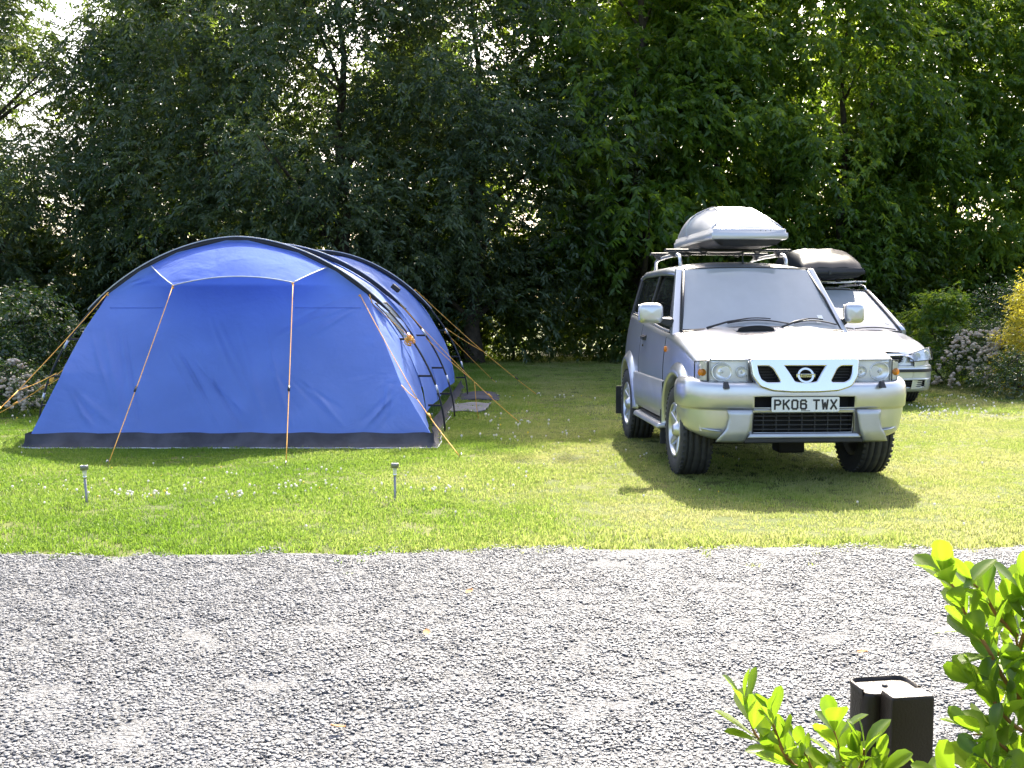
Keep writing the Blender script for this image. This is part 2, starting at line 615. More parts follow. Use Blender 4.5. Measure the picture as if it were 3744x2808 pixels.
def round_poly(P, r, n=5):
    """round the corners of a polygon"""
    out = []
    m = len(P)
    for i in range(m):
        a, b, c = Vector(P[i-1]), Vector(P[i]), Vector(P[(i+1) % m])
        d1 = (a-b); d2 = (c-b)
        rr = min(r, d1.length*.45, d2.length*.45)
        p, q = b+d1.normalized()*rr, b+d2.normalized()*rr
        for k in range(n+1):
            t = k/n
            out.append(tuple((p*(1-t)**2 + b*2*t*(1-t) + q*t*t)))
    return out

def interp(x, xs, ys):
    return float(np.interp(x, xs, ys))

def smooth_interp(x, xs, ys):
    """monotone-ish cubic through knots"""
    xs = list(xs); ys = list(ys)
    if x <= xs[0]: return ys[0]
    if x >= xs[-1]: return ys[-1]
    i = max(j for j in range(len(xs)-1) if xs[j] <= x)
    def sl(k):
        if k == 0: return (ys[1]-ys[0])/(xs[1]-xs[0])
        if k == len(xs)-1: return (ys[-1]-ys[-2])/(xs[-1]-xs[-2])
        a = (ys[k]-ys[k-1])/(xs[k]-xs[k-1]); b = (ys[k+1]-ys[k])/(xs[k+1]-xs[k])
        return 0 if a*b <= 0 else 2*a*b/(a+b)
    h = xs[i+1]-xs[i]; t = (x-xs[i])/h
    m0, m1 = sl(i)*h, sl(i+1)*h
    return (2*t**3-3*t**2+1)*ys[i]+(t**3-2*t**2+t)*m0+(-2*t**3+3*t**2)*ys[i+1]+(t**3-t**2)*m1

# ------------------------------------------------------------------ ground
def ground():
    mb = MB()
    xs = [-600, -60, -20, 20, 60, 600]
    ys = [-600, -60, 0, 40, 80, 600]
    mb.rows([[(x, y, 0) for x in xs] for y in ys], smooth=False)
    o = mb.build('lawn', 'lawn')
    tag(o, 'mown lawn around the tent and the parked cars', kind='structure')
    return o
ground()

EDGE_SLOPE = .0427
def edge_y(x):
    """uneven border between gravel and lawn"""
    return 5.975 + EDGE_SLOPE*x + .035*math.sin(x*1.7+.6) + .03*math.sin(x*4.1+1.) + .015*math.sin(x*9.3)

def gravel_bed():
    mb = MB()
    xs = list(np.linspace(-14, 14, 281))
    front = [(x, 1.2, .0135) for x in xs]
    back = [(x, edge_y(x)-.03, .0135) for x in xs]
    mb.rows([front, back], smooth=False)
    o = mb.build('gravel_drive', 'grit')
    tag(o, 'grey gravel driveway running across the foreground', kind='structure')
gravel_bed()

def scatter(o, pts, rot, scl):
    """geometry nodes: the object's own small mesh repeated at every point of a point list kept on the mesh"""
    ng = bpy.data.node_groups.new(o.name+'_scatter', 'GeometryNodeTree')
    ng.interface.new_socket('Geometry', in_out='INPUT', socket_type='NodeSocketGeometry')
    ng.interface.new_socket('Geometry', in_out='OUTPUT', socket_type='NodeSocketGeometry')
    gi = ng.nodes.new('NodeGroupInput'); go = ng.nodes.new('NodeGroupOutput')
    # points are loose vertices tagged by attribute 'seed' = 1 ; piece faces have seed = 0
    na = ng.nodes.new('GeometryNodeInputNamedAttribute'); na.data_type = 'BOOLEAN'
    na.inputs[0].default_value = 'seed'
    sep = ng.nodes.new('GeometryNodeSeparateGeometry'); sep.domain = 'POINT'
    ng.links.new(gi.outputs[0], sep.inputs[0])
    ng.links.new(na.outputs[0], sep.inputs[1])
    m2p = ng.nodes.new('GeometryNodeMeshToPoints')
    ng.links.new(sep.outputs[0], m2p.inputs[0])
    iop = ng.nodes.new('GeometryNodeInstanceOnPoints')
    ng.links.new(m2p.outputs[0], iop.inputs['Points'])
    ng.links.new(sep.outputs[1], iop.inputs['Instance'])
    ra = ng.nodes.new('GeometryNodeInputNamedAttribute'); ra.data_type = 'FLOAT_VECTOR'
    ra.inputs[0].default_value = 'rotv'
    sa = ng.nodes.new('GeometryNodeInputNamedAttribute'); sa.data_type = 'FLOAT'
    sa.inputs[0].default_value = 'sclv'
    e2r = ng.nodes.new('FunctionNodeEulerToRotation')
    ng.links.new(ra.outputs[0], e2r.inputs[0])
    ng.links.new(e2r.outputs[0], iop.inputs['Rotation'])
    ng.links.new(sa.outputs[0], iop.inputs['Scale'])
    ng.links.new(iop.outputs[0], go.inputs[0])
    me = o.data
    n0 = len(me.vertices)
    me.vertices.add(len(pts))
    co = np.empty(len(me.vertices)*3, dtype=np.float32)
    me.vertices.foreach_get('co', co)
    co = co.reshape(-1, 3); co[n0:] = pts
    me.vertices.foreach_set('co', co.ravel())
    me.update()
    a = me.attributes.new('seed', 'BOOLEAN', 'POINT')
    fl = np.zeros(len(co), dtype=bool); fl[n0:] = True
    a.data.foreach_set('value', fl)
    a = me.attributes.new('rotv', 'FLOAT_VECTOR', 'POINT')
    rv = np.zeros((len(co), 3), dtype=np.float32); rv[n0:] = rot
    a.data.foreach_set('vector', rv.ravel())
    a = me.attributes.new('sclv', 'FLOAT', 'POINT')
    sv = np.ones(len(co), dtype=np.float32); sv[n0:] = scl
    a.data.foreach_set('value', sv)
    md = o.modifiers.new('scatter', 'NODES'); md.node_group = ng

def stone_patch(nst, rad, smin, smax):
    V = []; Fc = []; T = []
    for _ in range(nst):
        r = rad*math.sqrt(rng.random()); a = rng.random()*6.283
        cx, cy = r*math.cos(a), r*math.sin(a)
        s = smin+(smax-smin)*rng.random()**1.8
        el = .45+.45*rng.random(); h = s*(.07+.10*rng.random())
        rz = rng.random()*6.283; tx, ty = rng.normal(0, .13, 2)
        k = 6; b = len(V); t = np.clip(rng.normal(.45, .24), 0, 1)
        lift = .004+rng.random()*.005
        jr = .75+.35*rng.random(k); jr2 = .62+.22*rng.random(k)
        ring = []
        for lev, sc, jj in ((0, .95, jr), (.55, 1.0, jr), (1., 1., jr*jr2)):
            for i in range(k):
                an = 2*math.pi*i/k
                x, y = s*.5*sc*jj[i]*math.cos(an), s*.5*el*sc*jj[i]*math.sin(an)
                z = h*lev + x*tx + y*ty
                ring.append((cx+x*math.cos(rz)-y*math.sin(rz), cy+x*math.sin(rz)+y*math.cos(rz), z+lift-.002))
        V += ring; T += [t]*(3*k)
        for l in range(2):
            for i in range(k):
                p, q = b+l*k+i, b+l*k+(i+1) % k
                Fc.append((p, q, q+k, p+k))
        t0 = b+2*k
        Fc.append((t0, t0+1, t0+2, t0+3)); Fc.append((t0, t0+3, t0+4, t0+5))
    return fast_mesh('gravel_stones', V, Fc, T)

def gravel():
    pts = []
    for x0, x1, y0, y1, dens in ((-3.8, 4.4, 2.2, 6.4, 150), (-9, -3.8, 2.2, 6.4, 60), (4.4, 9, 2.2, 6.6, 60)):
        n = int((x1-x0)*(y1-y0)*dens)
        x = rng.uniform(x0, x1, n); y = rng.uniform(y0, y1, n)
        keep = np.array([yy < edge_y(xx)-.13+.05*rng.exponential() for xx, yy in zip(x, y)])
        pts.append(np.stack([x, y, np.full(n, .004)+.008*rng.random(n)], 1)[keep])
    pts = np.concatenate(pts)
    me = stone_patch(190, .115, .007, .024)
    o = put('gravel_stones', me, 'stone')
    n = len(pts)
    rot = np.stack([rng.normal(0, .03, n), rng.normal(0, .03, n), rng.uniform(0, 6.28, n)], 1)
    scatter(o, pts, rot, rng.uniform(.85, 1.15, n))
    tag(o, 'loose grey slate gravel covering the driveway', 'gravel', kind='stuff')
gravel()

def tuft(n, rad, hmin, hmax, w):
    V = []; Fc = []; T = []
    for _ in range(n):
        r = rad*math.sqrt(rng.random()); a = rng.random()*6.283
        x, y = r*math.cos(a), r*math.sin(a)
        h = rng.uniform(hmin, hmax); ww = w*rng.uniform(.7, 1.3)
        fa = rng.random()*6.283; lean = rng.uniform(.1, .9)
        dx, dy = math.cos(fa), math.sin(fa)
        la = rng.random()*6.283; lx, ly = math.cos(la)*lean, math.sin(la)*lean
        b = len(V)
        V += [(x-dx*ww/2, y-dy*ww/2, -.003), (x+dx*ww/2, y+dy*ww/2, -.003),
              (x+dx*ww*.42+lx*h*.35, y+dy*ww*.42+ly*h*.35, h*.6), (x-dx*ww*.42+lx*h*.35, y-dy*ww*.42+ly*h*.35, h*.6),
              (x+lx*h, y+ly*h, h*(1-.25*lean))]
        t = rng.random(); T += [t]*5
        Fc += [(b, b+1, b+2), (b, b+2, b+3), (b+3, b+2, b+4)]
    return fast_mesh('grass', V, Fc, T)

def grass_field(name, label, x0, x1, y0, y1, dens, tf, smin, smax, near=False):
    area = (x1-x0)*(y1-y0)
    n = int(area*dens)
    x = rng.uniform(x0, x1, n); y = rng.uniform(y0, y1, n)
    if near:
        ey = np.array([edge_y(v) for v in x])
        keep = y > ey + .02 + rng.exponential(.05, n)*(rng.random(n) < .5)
        x, y = x[keep], y[keep]; n = len(x)
    o = put(name, tuft(*tf), 'blade')
    sc = rng.uniform(smin, smax, n)
    # uneven growth: longer clumps here and there, worn short where the car drove
    g = np.sin(x*2.3+1)*np.sin(y*3.1)+np.sin(x*5.7-y*4.3)*.6
    sc *= 1+.13*g
    sc *= np.where((x > .3) & (y > 6.4), .78, 1.0)
    if near:
        e = y-np.array([edge_y(v) for v in x])
        sc *= 1+.15*np.exp(-(e/.25)**2)
    scatter(o, np.stack([x, y, np.zeros(n)], 1), np.stack([np.zeros(n), np.zeros(n), rng.uniform(0, 6.28, n)], 1), np.clip(sc, .35, 2))
    tag(o, label, 'grass', kind='stuff')
grass_field('grass', 'short grass of the lawn in front of the tent and car', -6.5, 7, 5.6, 13, 230, (36, .085, .014, .034, .0055), .75, 1.2, near=True)
grass_field('grass', 'grass of the lawn beside and behind the tent', -9, 13, 13, 30, 45, (50, .15, .018, .042, .010), .7, 1.3)
grass_field('grass', 'grass at the far left of the lawn', -18, -6.5, 6.2, 13, 20, (44, .15, .03, .065, .009), .7, 1.3, near=True)

def creeping(x, y):
    n = len(x)
    o = put('grass', tuft(14, .03, .012, .04, .005), 'blade')
    scatter(o, np.stack([x, y, np.full(n, .008)], 1), np.stack([np.zeros(n), np.zeros(n), rng.uniform(0, 6.28, n)], 1), rng.uniform(.6, 1.2, n))
    tag(o, 'small grass tufts creeping into the edge of the gravel', 'grass', kind='stuff')

def edge_clumps():
    """longer grass clumps along the gravel border"""
    n = 330
    x = rng.uniform(-6.5, 7, n)
    y = np.array([edge_y(v) for v in x])+.05+rng.uniform(0, .55, n)**1.6
    o = put('grass', tuft(26, .05, .02, .06, .005), 'blade')
    scatter(o, np.stack([x, y, np.zeros(n)], 1), np.stack([np.zeros(n), np.zeros(n), rng.uniform(0, 6.28, n)], 1), rng.uniform(.5, 1.1, n))
    m_ = 46; xx = rng.uniform(-5, 5, m_)
    creeping(xx, np.array([edge_y(v) for v in xx])-rng.exponential(.16, m_)-.03)
    tag(o, 'longer grass clumps along the gravel border', 'grass', kind='stuff')
edge_clumps()

def clover():
    spots = [(-2.85, 7.75, .16, 26), (-2.62, 7.78, .16, 26), (-1.95, 7.72, .13, 22), (-1.62, 8.05, .25, 26), (-.62, 7.95, .22, 20),
             (-3.6, 8.0, .5, 30), (-1.0, 8.4, .7, 34), (-2.2, 8.6, .8, 30), (.1, 12.4, .45, 24), (.45, 16.3, .45, 22), (-.15, 11.3, .5, 20),
             (5.45, 13.6, .5, 60), (5.9, 14.6, .5, 40), (6.6, 16.2, .35, 26), (6.1, 18.5, .4, 22), (-5.6, 13.0, .5, 24), (6.9, 15.6, .6, 20), (-.5, 13.5, .5, 16), (.9, 9.6, .9, 14), (1.0, 11.3, .6, 14)]
    P = []
    for x, y, r, n in spots:
        n = int(n*.7); r *= .8
        P.append(np.stack([rng.normal(x, r, n), rng.normal(y, r*.7, n)], 1))
    P.append(np.stack([rng.uniform(-5, 6, 60), rng.uniform(6.3, 12, 60)], 1))
    P = np.concatenate(P)
    for nm, mt, sel, lab in (('clover_flowers', 'clover', np.arange(len(P)) % 11 != 0, 'small white clover flowers dotted over the lawn'),
                             ('buttercup_flowers', 'yellow_dot', np.arange(len(P)) % 11 == 0, 'tiny yellow flowers dotted over the lawn')):
        Q = P[sel]
        mb = MB()
        mb.lathe([(.0, .0015), (.03, .0015), (.032, .007), (.039, .0105), (.047, .008), (.051, .0)], n=7, axis='Z')
        o = put(nm, mb.mesh(nm), mt)
        n = len(Q)
        scatter(o, np.stack([Q[:, 0], Q[:, 1], np.zeros(n)], 1), np.stack([rng.normal(0, .25, n), rng.normal(0, .25, n), rng.uniform(0, 6, n)], 1),
                rng.uniform(.55, 1.0, n)*(.75 if 'butter' in nm else 1)*np.where(Q[:, 1] > 11, 1.35, 1.0))
        tag(o, lab, 'flowers', kind='stuff')
clover()

# ------------------------------------------------------------------ tent
TENT = Vector((-2.93, 10.5, 0))
def build_tent():
    t = empty('tent', TENT, 0, 'large blue tunnel tent with black hoop sleeves pitched on the lawn', 'tent')
    def lo(x, y, z): return (x-TENT.x, y-TENT.y, z)
    HY = [11.78, 13.38, 16.5]
    HB = [2.085, 2.11, 2.19]
    HX = [-2.945, -2.925, -2.89]
    A = 2.2; EXP = 1.8
    def hw(z, b, a=A):
        q = min(1, max(0, z/b))
        return a*(max(0, 1-q**EXP))**(1/EXP)
    def arc(b, a, n, y, cx, inset=0., off=0.):
        """points from left foot over the top to the right foot"""
        P = []
        for i in range(n+1):
            th = math.pi*(1-i/n)
            c, s = math.cos(th), math.sin(th)
            x = a*abs(c)**(2/EXP)*(1 if c >= 0 else -1)
            z = b*abs(s)**(2/EXP)
            k = inset*(1-z/b)
            r = math.hypot(x/a, z/b)
            x *= 1-k/a+off/a
            z *= 1+off/b
            P.append((cx+x, y, z))
        return P
    NA = 48
    # tunnel panels between the hoops
    def panel(name, y0, y1, b0, b1, cx0, cx1, n, sag, mat='fly', a0=A, a1=A, zmin=.13):
        R = []
        for j in range(n+1):
            s = j/n
            b = b0+(b1-b0)*s; a = a0+(a1-a0)*s; cx = cx0+(cx1-cx0)*s
            d = sag*4*s*(1-s)
            row = arc(b-.02-d, a-.015-d*.6, NA, y0+(y1-y0)*s, cx, inset=.17)
            out = []
            for i, (x, y, z) in enumerate(row):
                w = .012*math.sin(i*1.9+s*7+y0)*math.sin(math.pi*s) + .008*math.sin(i*.9-s*11)
                out.append(lo(x+w, y, max(z, zmin if z > 0 else 0)+w*.5))
            R.append(out)
        mb = MB()
        ii = [i for i in range(NA+1) if arc(b0, a0, NA, 0, 0)[i][2] >= zmin*.9]
        R = [[r[i] for i in ii] for r in R]
        mb.rows(R)
        return mb.build(name, mat, t)
    panel('roof_panel', HY[0], HY[1], HB[0], HB[1], HX[0], HX[1], 10, .05)
    panel('roof_panel', HY[1], HY[2], HB[1], HB[2], HX[1], HX[2], 14, .09)
    # sloping rear end
    panel('rear_panel', HY[2], 18.55, HB[2], 1.05, HX[2], -2.9, 12, -.10, a0=A, a1=1.9)
    mb = MB(); row = arc(1.05-.02, 1.885, NA, 18.55, -2.9, inset=.17)
    mb.add([lo(*p) for p in row], [tuple(range(len(row)))])
    mb.build('rear_panel', 'fly', t)

    # front panel: base line forward of the hoop, edges through the guyed corners
    zt = HB[0]-.006
    def edge(z, side):
        zz = [0, .13, .58 if side > 0 else .70, 1.1, 1.50, 1.75, 1.95, zt]
        if side > 0:
            xk = [-.76, -.80, -1.115, -1.37, HX[0]+hw(1.5, HB[0])-.012, HX[0]+hw(1.75, HB[0])-.008, HX[0]+hw(1.95, HB[0])-.008, HX[0]+.12]
        else:
            xk = [-4.74, -4.71, -4.545, -4.47, HX[0]-hw(1.5, HB[0])+.012, HX[0]-hw(1.75, HB[0])+.008, HX[0]-hw(1.95, HB[0])+.008, HX[0]-.12]
        yk = [10.49, 10.585, 10.95, 11.36, 11.70, 11.72, 11.72, 11.72]
        return interp(z, zz, xk), interp(z, zz, yk)
    def mid_y(z):
        return 10.49+1.215*min(1, z/1.60)**1.08
    # single creases: start point, direction, length, width, height
    rf = random.Random(4)
    CR = []
    for x0, z0, x1, z1, n, ang, ln in ((-3.55, .95, -3.0, .70, 7, -46, .75), (-2.55, .80, -2.1, .62, 6, -40, .62), (-4.52, .66, -4.45, .60, 5, -42, .75),
                                       (-1.22, .52, -1.14, .45, 6, -128, .50), (-1.30, .62, -1.2, .58, 3, -100, .5), (-4.35, 1.50, -4.15, 1.62, 6, 14, .55), (-3.2, 1.25, -2.6, 1.1, 4, -58, .8), (-1.75, 1.5, -1.65, 1.3, 3, 205, .5), (-4.4, 1.2, -4.0, 1.1, 4, -62, .8)):
        for k in range(n):
            t_ = (k+rf.uniform(-.3, .3))/max(1, n-1)
            CR.append((x0+(x1-x0)*t_, z0+(z1-z0)*t_, math.radians(ang+rf.uniform(-9, 9)), ln*rf.uniform(.9, 1.7), rf.uniform(.012, .030), rf.uniform(.012, .032)*rf.choice((1, 1, -1))))
    def fold(x, z, y):
        d = 0
        for cx, cz, a, ln, w, amp in CR:
            v = (x-cx)*math.cos(a)+(z-cz)*math.sin(a)
            if v < -.05 or v > ln: continue
            u = -(x-cx)*math.sin(a)+(z-cz)*math.cos(a)-.012*math.sin(v*4+cx*9)
            if abs(u) > .15: continue
            w2 = w*(.6+.9*max(0, v)/ln)
            d += amp*math.exp(-(u/w2)**2)*math.sin(math.pi*min(1, max(0, (v+.05)/(ln+.05))))**.7
        d += .010*math.sin(x*2.1+z*2.3)+.005*math.sin(x*5.3-z*3.1)
        return -d
    def panel_pt(x01, z):
        xl, yl = edge(z, -1); xr, yr = edge(z, 1)
        x = xl+(xr-xl)*x01
        s = abs(2*x01-1)
        ye = yl if x01 < .5 else yr
        y = mid_y(z)+(ye-mid_y(z))*s**4
        fade = max(0, min(1, (z-.16)/.12))*min(1, (zt-z)/.3)*(1-s**8)
        return x, y+fold(x, z, y)*fade, z
    def pf(z0, z1, nu, nv, name, mat):
        mb = MB()
        mb.grid(lambda u, v: lo(*panel_pt(u, z0+(z1-z0)*v)), nu, nv)
        return mb.build(name, mat, t)
    pf(.125, zt, 200, 120, 'front_panel', 'fly')
    # a seam across the top of the door panel
    for u0, u1 in ((.04, .24), (.72, .96)):
        mb = MB()
        mb.tube([Vector(lo(*panel_pt(u0+(u1-u0)*k/14, 1.36)))+Vector((0, -.004, 0)) for k in range(15)], .004, 5)
        mb.build('seam', 'fly', t)
    # side wings between front panel edge and hoop
    for sd in (-1, 1):
        mb = MB(); R = []
        n = 18
        for j in range(n+1):
            z = .125+(1.50-.125)*j/n
            xe, ye = edge(z, sd)
            xh = HX[0]+sd*(hw(z, HB[0])-.02-.17*(1-z/HB[0])); yh = HY[0]
            row = []
            for i in range(11):
                s = i/10
                w = .012*math.sin(i*1.3+j*.7)*math.sin(math.pi*s)
                row.append(lo(xe+(xh-xe)*s+w, ye+(yh-ye)*s-.02*math.sin(math.pi*s), z))
            R.append(row)
        mb.rows(R); mb.build('side_wing', 'fly', t)
    # canopy: eave propped out in front of the hoop
    cl, cr = Vector((-3.412, 10.98, 1.583)), Vector((-2.205, 10.98, 1.612))
    n = 24; R = []
    for j in range(11):
        v = j/10; row = []
        for i in range(n+1):
            u = i/n
            xt = -3.87+(-1.99+3.87)*u
            zb = HB[0]*(max(0, 1-(abs(xt-HX[0])/A)**EXP))**(1/EXP)
            top = Vector((xt, HY[0]-.062, zb-.022))
            lowp = cl.lerp(cr, u)+Vector((0, 0, .075*4*u*(1-u)))
            p = top.lerp(lowp, v)
            p.y += -.05*math.sin(math.pi*v)+.010*math.sin(u*40)*v*(1-v)
            row.append(lo(*p))
        R.append(row)
    mb = MB(); mb.rows(R)
    can = mb.build('canopy', 'fly_light', t)
    mb = MB()
    mb.tube([r[0] for r in R], .006, 6); mb.tube(R[-1], .006, 6); mb.tube([r[-1] for r in R], .006, 6)
    mb.build('edge_piping', 'piping', can)
    # mud skirt
    def skirt_path():
        P = []
        for k in range(9): # left side going forward
            s = k/8; P.append((-5.06+.05*s, 18.5-(18.5-11.9)*s))
        for k in range(1, 7):
            s = k/6; P.append((-5.01+.27*s, 11.9-(11.9-10.49)*s))
        for k in range(1, 41):
            s = k/40; P.append((-4.74+3.98*s, 10.49+.012*math.sin(k*1.7)))
        for k in range(1, 7):
            s = k/6; P.append((-.76-.08*s, 10.49+(11.9-10.49)*s))
        for k in range(1, 9):
            s = k/8; P.append((-.84, 11.9+(18.5-11.9)*s))
        return P
    P = skirt_path(); R = []
    for lv, z in enumerate((.14, .10, .055, .02, .004)):
        out = (0, .004, .018, .05, .085)[lv]
        row = []
        for i, (x, y) in enumerate(P):
            if 15 <= i <= 54:
                xx = x+(-out*.5 if i == 15 else out*.5 if i == 54 else 0)
                yy = mid_y(z)-.02-out+.010*math.sin(i*2.3+lv)
                zz = z+.006*math.sin(i*1.1) if lv < 3 else z+.004*abs(math.sin(i*.8))
                if i in (15, 54): yy = 10.50-out
            else:
                sgn = -1 if i < 15 else 1
                xx = x+sgn*(out-.02)+.01*math.sin(i*3+lv); yy = y; zz = z
            row.append(lo(xx, yy, max(zz, .003)))
        R.append(row)
    mb = MB(); mb.rows(R)
    sk = mb.build('mud_skirt', 'skirt', t)
    mb = MB(); mb.tube([Vector(p)+Vector((0, 0, .004)) for p in R[-1]], .006, 5)
    mb.build('edge_tape', 'piping', sk)
    # hoops: pole, sleeve with pale piping
    for k in range(3):
        b, y, cx = HB[k], HY[k], HX[k]
        path = arc(b, A, 64, y, cx, off=.015)
        path = [p for p in path]
        mb = MB(); mb.tube([lo(*p) for p in path], .011, 8)
        pl = mb.build('hoop_pole', 'pole', t)
        for pz in (.42, .98):
            for sd in (-1, 1):
                mb = MB()
                best = min(path, key=lambda p: abs(p[2]-pz)+(0 if (p[0]-cx)*sd > 0 else 9))
                i = path.index(best)
                mb.tube([lo(*best), lo(*(Vector(best).lerp(Vector(path[i-1]), .9)))], .0135, 8)
                mb.build('ferrule', 'alu', pl)
        # straps tying the fabric to the pole
        for pz in (.30, .62, 1.02):
            for sd in (-1, 1):
                x = cx+sd*(hw(pz, b)+.015)
                mb = MB(); mb.box(lo(x-sd*.07, y, pz), (.15, .02, .022))
                mb.build('strap', 'sleeve', t)
        # sleeve round the upper part
        inner = .055 if k == 0 else .05
        dpt = .055 if k == 0 else .05
        zlo = 1.33
        oP = [p for p in arc(b, A, 96, y, cx, off=.030) if p[2] > zlo]
        iP = []
        for (x, yy, z) in oP:
            d = Vector((x-cx, 0, z-(.1))); d.normalize()
            taper = min(1, (z-zlo)/.35+.35)
            iP.append((x-d.x*inner*taper, yy, z-d.z*inner*taper))
        mb = MB()
        mb.rows([[lo(p[0], p[1]-dpt, p[2]) for p in iP], [lo(p[0], p[1]-dpt, p[2]) for p in oP],
                 [lo(p[0], p[1]+dpt, p[2]) for p in oP], [lo(p[0], p[1]+dpt, p[2]) for p in iP]], smooth=True)
        sl = mb.build('pole_sleeve', 'sleeve', t, solid=.004)
        mb = MB(); mb.tube([lo(p[0], p[1]-dpt-.003, p[2]+.006) for p in oP], .007, 6)
        mb.build('edge_piping', 'piping', sl)
    # side windows
    for sd in (-1, 1):
        R = []
        for j in range(9):
            s = j/8; y = 12.12+.95*s
            row = []
            for i in range(7):
                z = .98+.42*i/6+.02*s
                ss = (y-HY[0])/(HY[1]-HY[0]); d = .05*4*ss*(1-ss)
                x = HX[0]+.02*ss+sd*(hw(z, HB[0]+.025*ss-.02-d, A-.015-d*.6)-.17*(1-z/HB[0])+.022)
                row.append(lo(x, y, z))
            R.append(row)
        mb = MB(); mb.rows(R)
        w = mb.build('side_window', 'window', t)
        mb = MB()
        mb.tube(R[0], .014, 6); mb.tube(R[-1], .014, 6); mb.tube([r[0] for r in R], .014, 6); mb.tube([r[-1] for r in R], .014, 6)
        mb.build('window_frame', 'sleeve', w)
    # dark vent hood on the second hoop, right side
    mb = MB(); mb.box(lo(-1.44, 13.5, 1.60), (.11, .14, .06), Matrix.Rotation(.7, 3, 'Y'))
    mb.build('vent_hood', 'sleeve', t, bevel=.01)

    # guy ropes
    def sagline(a, b, n=10, s=.012):
        a, b = Vector(a), Vector(b)
        return [a.lerp(b, k/n)+Vector((0, 0, -s*4*(k/n)*(1-k/n))) for k in range(n+1)]
    def guy(name_runs, peg, runner=None, tail=None, r=.0042):
        g = MB()
        for a, b in name_runs:
            g.tube([lo(*p) for p in sagline(a, b)], r, 6)
        for a, b in name_runs[:1]:
            # knot at the fastening
            g.tube([lo(a[0]+.01*math.cos(k), a[1]-.01, a[2]-.004*k) for k in range(9)], .006, 6)
        if tail:
            g.tube([lo(*p) for p in tail], r*.9, 6)
        go = g.build('guy_line', 'rope', t)
        if runner:
            a, b = Vector(runner[0]), Vector(runner[1])
            p = a.lerp(b, runner[2])
            m2 = MB(); d = (b-a).normalized()
            m2.tube([lo(*(p-d*.03)), lo(*(p+d*.03))], .011, 6)
            m2.build('tension_runner', 'black' if runner[2] > .6 else 'rope', go)
        m3 = MB()
        px, py = peg[0], peg[1]
        dirv = (Vector((px, py, 0))-Vector(name_runs[-1][0])); dirv.z = 0; dirv.normalize()
        m3.tube([lo(px+dirv.x*.03, py+dirv.y*.03, .05), lo(px, py, .03), lo(px-dirv.x*.06, py-dirv.y*.06, -.10)], .005, 6)
        m3.tube([lo(px+dirv.x*.03, py+dirv.y*.03, .05), lo(px+dirv.x*.05, py+dirv.y*.05, .035)], .005, 6)
        m3.build('peg', 'peg', go)
    guy([(cl, (-3.489, 9.328, .02))], (-3.489, 9.328), (cl, (-3.489, 9.328, .02), .62))
    guy([(cr, (-1.938, 9.245, .02))], (-1.938, 9.245), (cr, (-1.938, 9.245, .02), .62))
    # front right yoke
    ta, ka, ga = (-1.63, 11.68, 1.50), (-1.115, 10.93, .58), (-.473, 9.762, .02)
    J = Vector(ka).lerp(Vector(ga), .24)+Vector((.03, 0, .015))
    guy([(ta, J), (ka, J), (J, ga)], ga, (J, ga, .3))
    ta, ka, ga = (-4.33, 11.68, 1.52), (-4.60, 10.95, .70), (-5.12, 9.80, .02)
    J = Vector(ka).lerp(Vector(ga), .24)+Vector((-.14, 0, .01))
    guy([(ta, J), (ka, J), (J, ga)], ga, (J, ga, .3))
    # second hoop
    ta, ka, ga = (-1.52, 13.38, 1.56), (-1.06, 13.38, .985), (.087, 12.713, .02)
    J = Vector((-.45, 13.03, .47))
    guy([(ta, J), (ka, J), (J, ga)], ga, (J, ga, .35), tail=[J, J+Vector((.01, -.01, -.14)), J+Vector((.02, 0, -.28)), J+Vector((.045, .01, -.44))])
    ta, ka, ga = (-4.36, 13.38, 1.54), (-4.84, 13.38, .95), (-6.25, 12.75, .02)
    J = Vector((-5.75, 13.0, .33))
    guy([(ta, J), (ka, J), (J, ga)], ga, (J, ga, .35))
    # third hoop
    ta, ka, ga = (-1.47, 16.5, 1.64), (-1.02, 16.5, 1.06), (.387, 16.747, .02)
    J = Vector((-.44, 16.62, .69))
    guy([(ta, J), (ka, J), (J, ga)], ga, (J, ga, .62))
    ta, ka, ga = (-4.31, 16.5, 1.64), (-4.77, 16.5, 1.06), (-6.2, 16.75, .02)
    J = Vector((-5.35, 16.62, .69))
    guy([(ta, J), (ka, J), (J, ga)], ga, (J, ga, .62))
    ka, ga = (-1.02, 16.55, 1.0), (-.29, 19.4, .02)
    guy([(ka, ga)], ga, (ka, ga, .9))
    ka, ga = (-4.78, 16.55, 1.0), (-5.4, 19.4, .02)
    guy([(ka, ga)], ga, (ka, ga, .9))
    # spare rope tied up in a bundle on the front hoop, and a loose loop above it
    mb = MB()
    for k in range(9):
        c = Vector((-1.11+.02*math.sin(k*2.1), 11.76, 1.02+.022*math.cos(k*1.7)))
        mb.tube([lo(*(c+Vector((.05*math.cos(a+k)*(.4+.6*math.sin(k*1.3)), -.02+.02*math.sin(a*2), .028*math.sin(a+k*.6)-.012*(k%3))))) for a in np.linspace(0, 6.28, 13)], .006, 5)
    mb.build('rope_bundle', 'rope', t)
    mb = MB()
    mb.tube([lo(-1.53+.02*math.sin(a), 11.70, 1.50-.06*a) for a in np.linspace(0, 2.2, 8)], .006, 5)
    mb.tube([lo(-1.53, 11.70, 1.47), lo(-1.48, 11.70, 1.38), lo(-1.10, 11.75, 1.04)], .0035, 5)
    mb.build('rope_bundle', 'rope', t)
    mb = MB()
    for k in range(5):
        mb.tube([lo(-4.99+.022*math.cos(a+k), 11.75, .58+.02*math.sin(a*1.3+k)) for a in np.linspace(0, 5, 10)], .005, 5)
    mb.build('rope_bundle', 'rope', t)
build_tent()

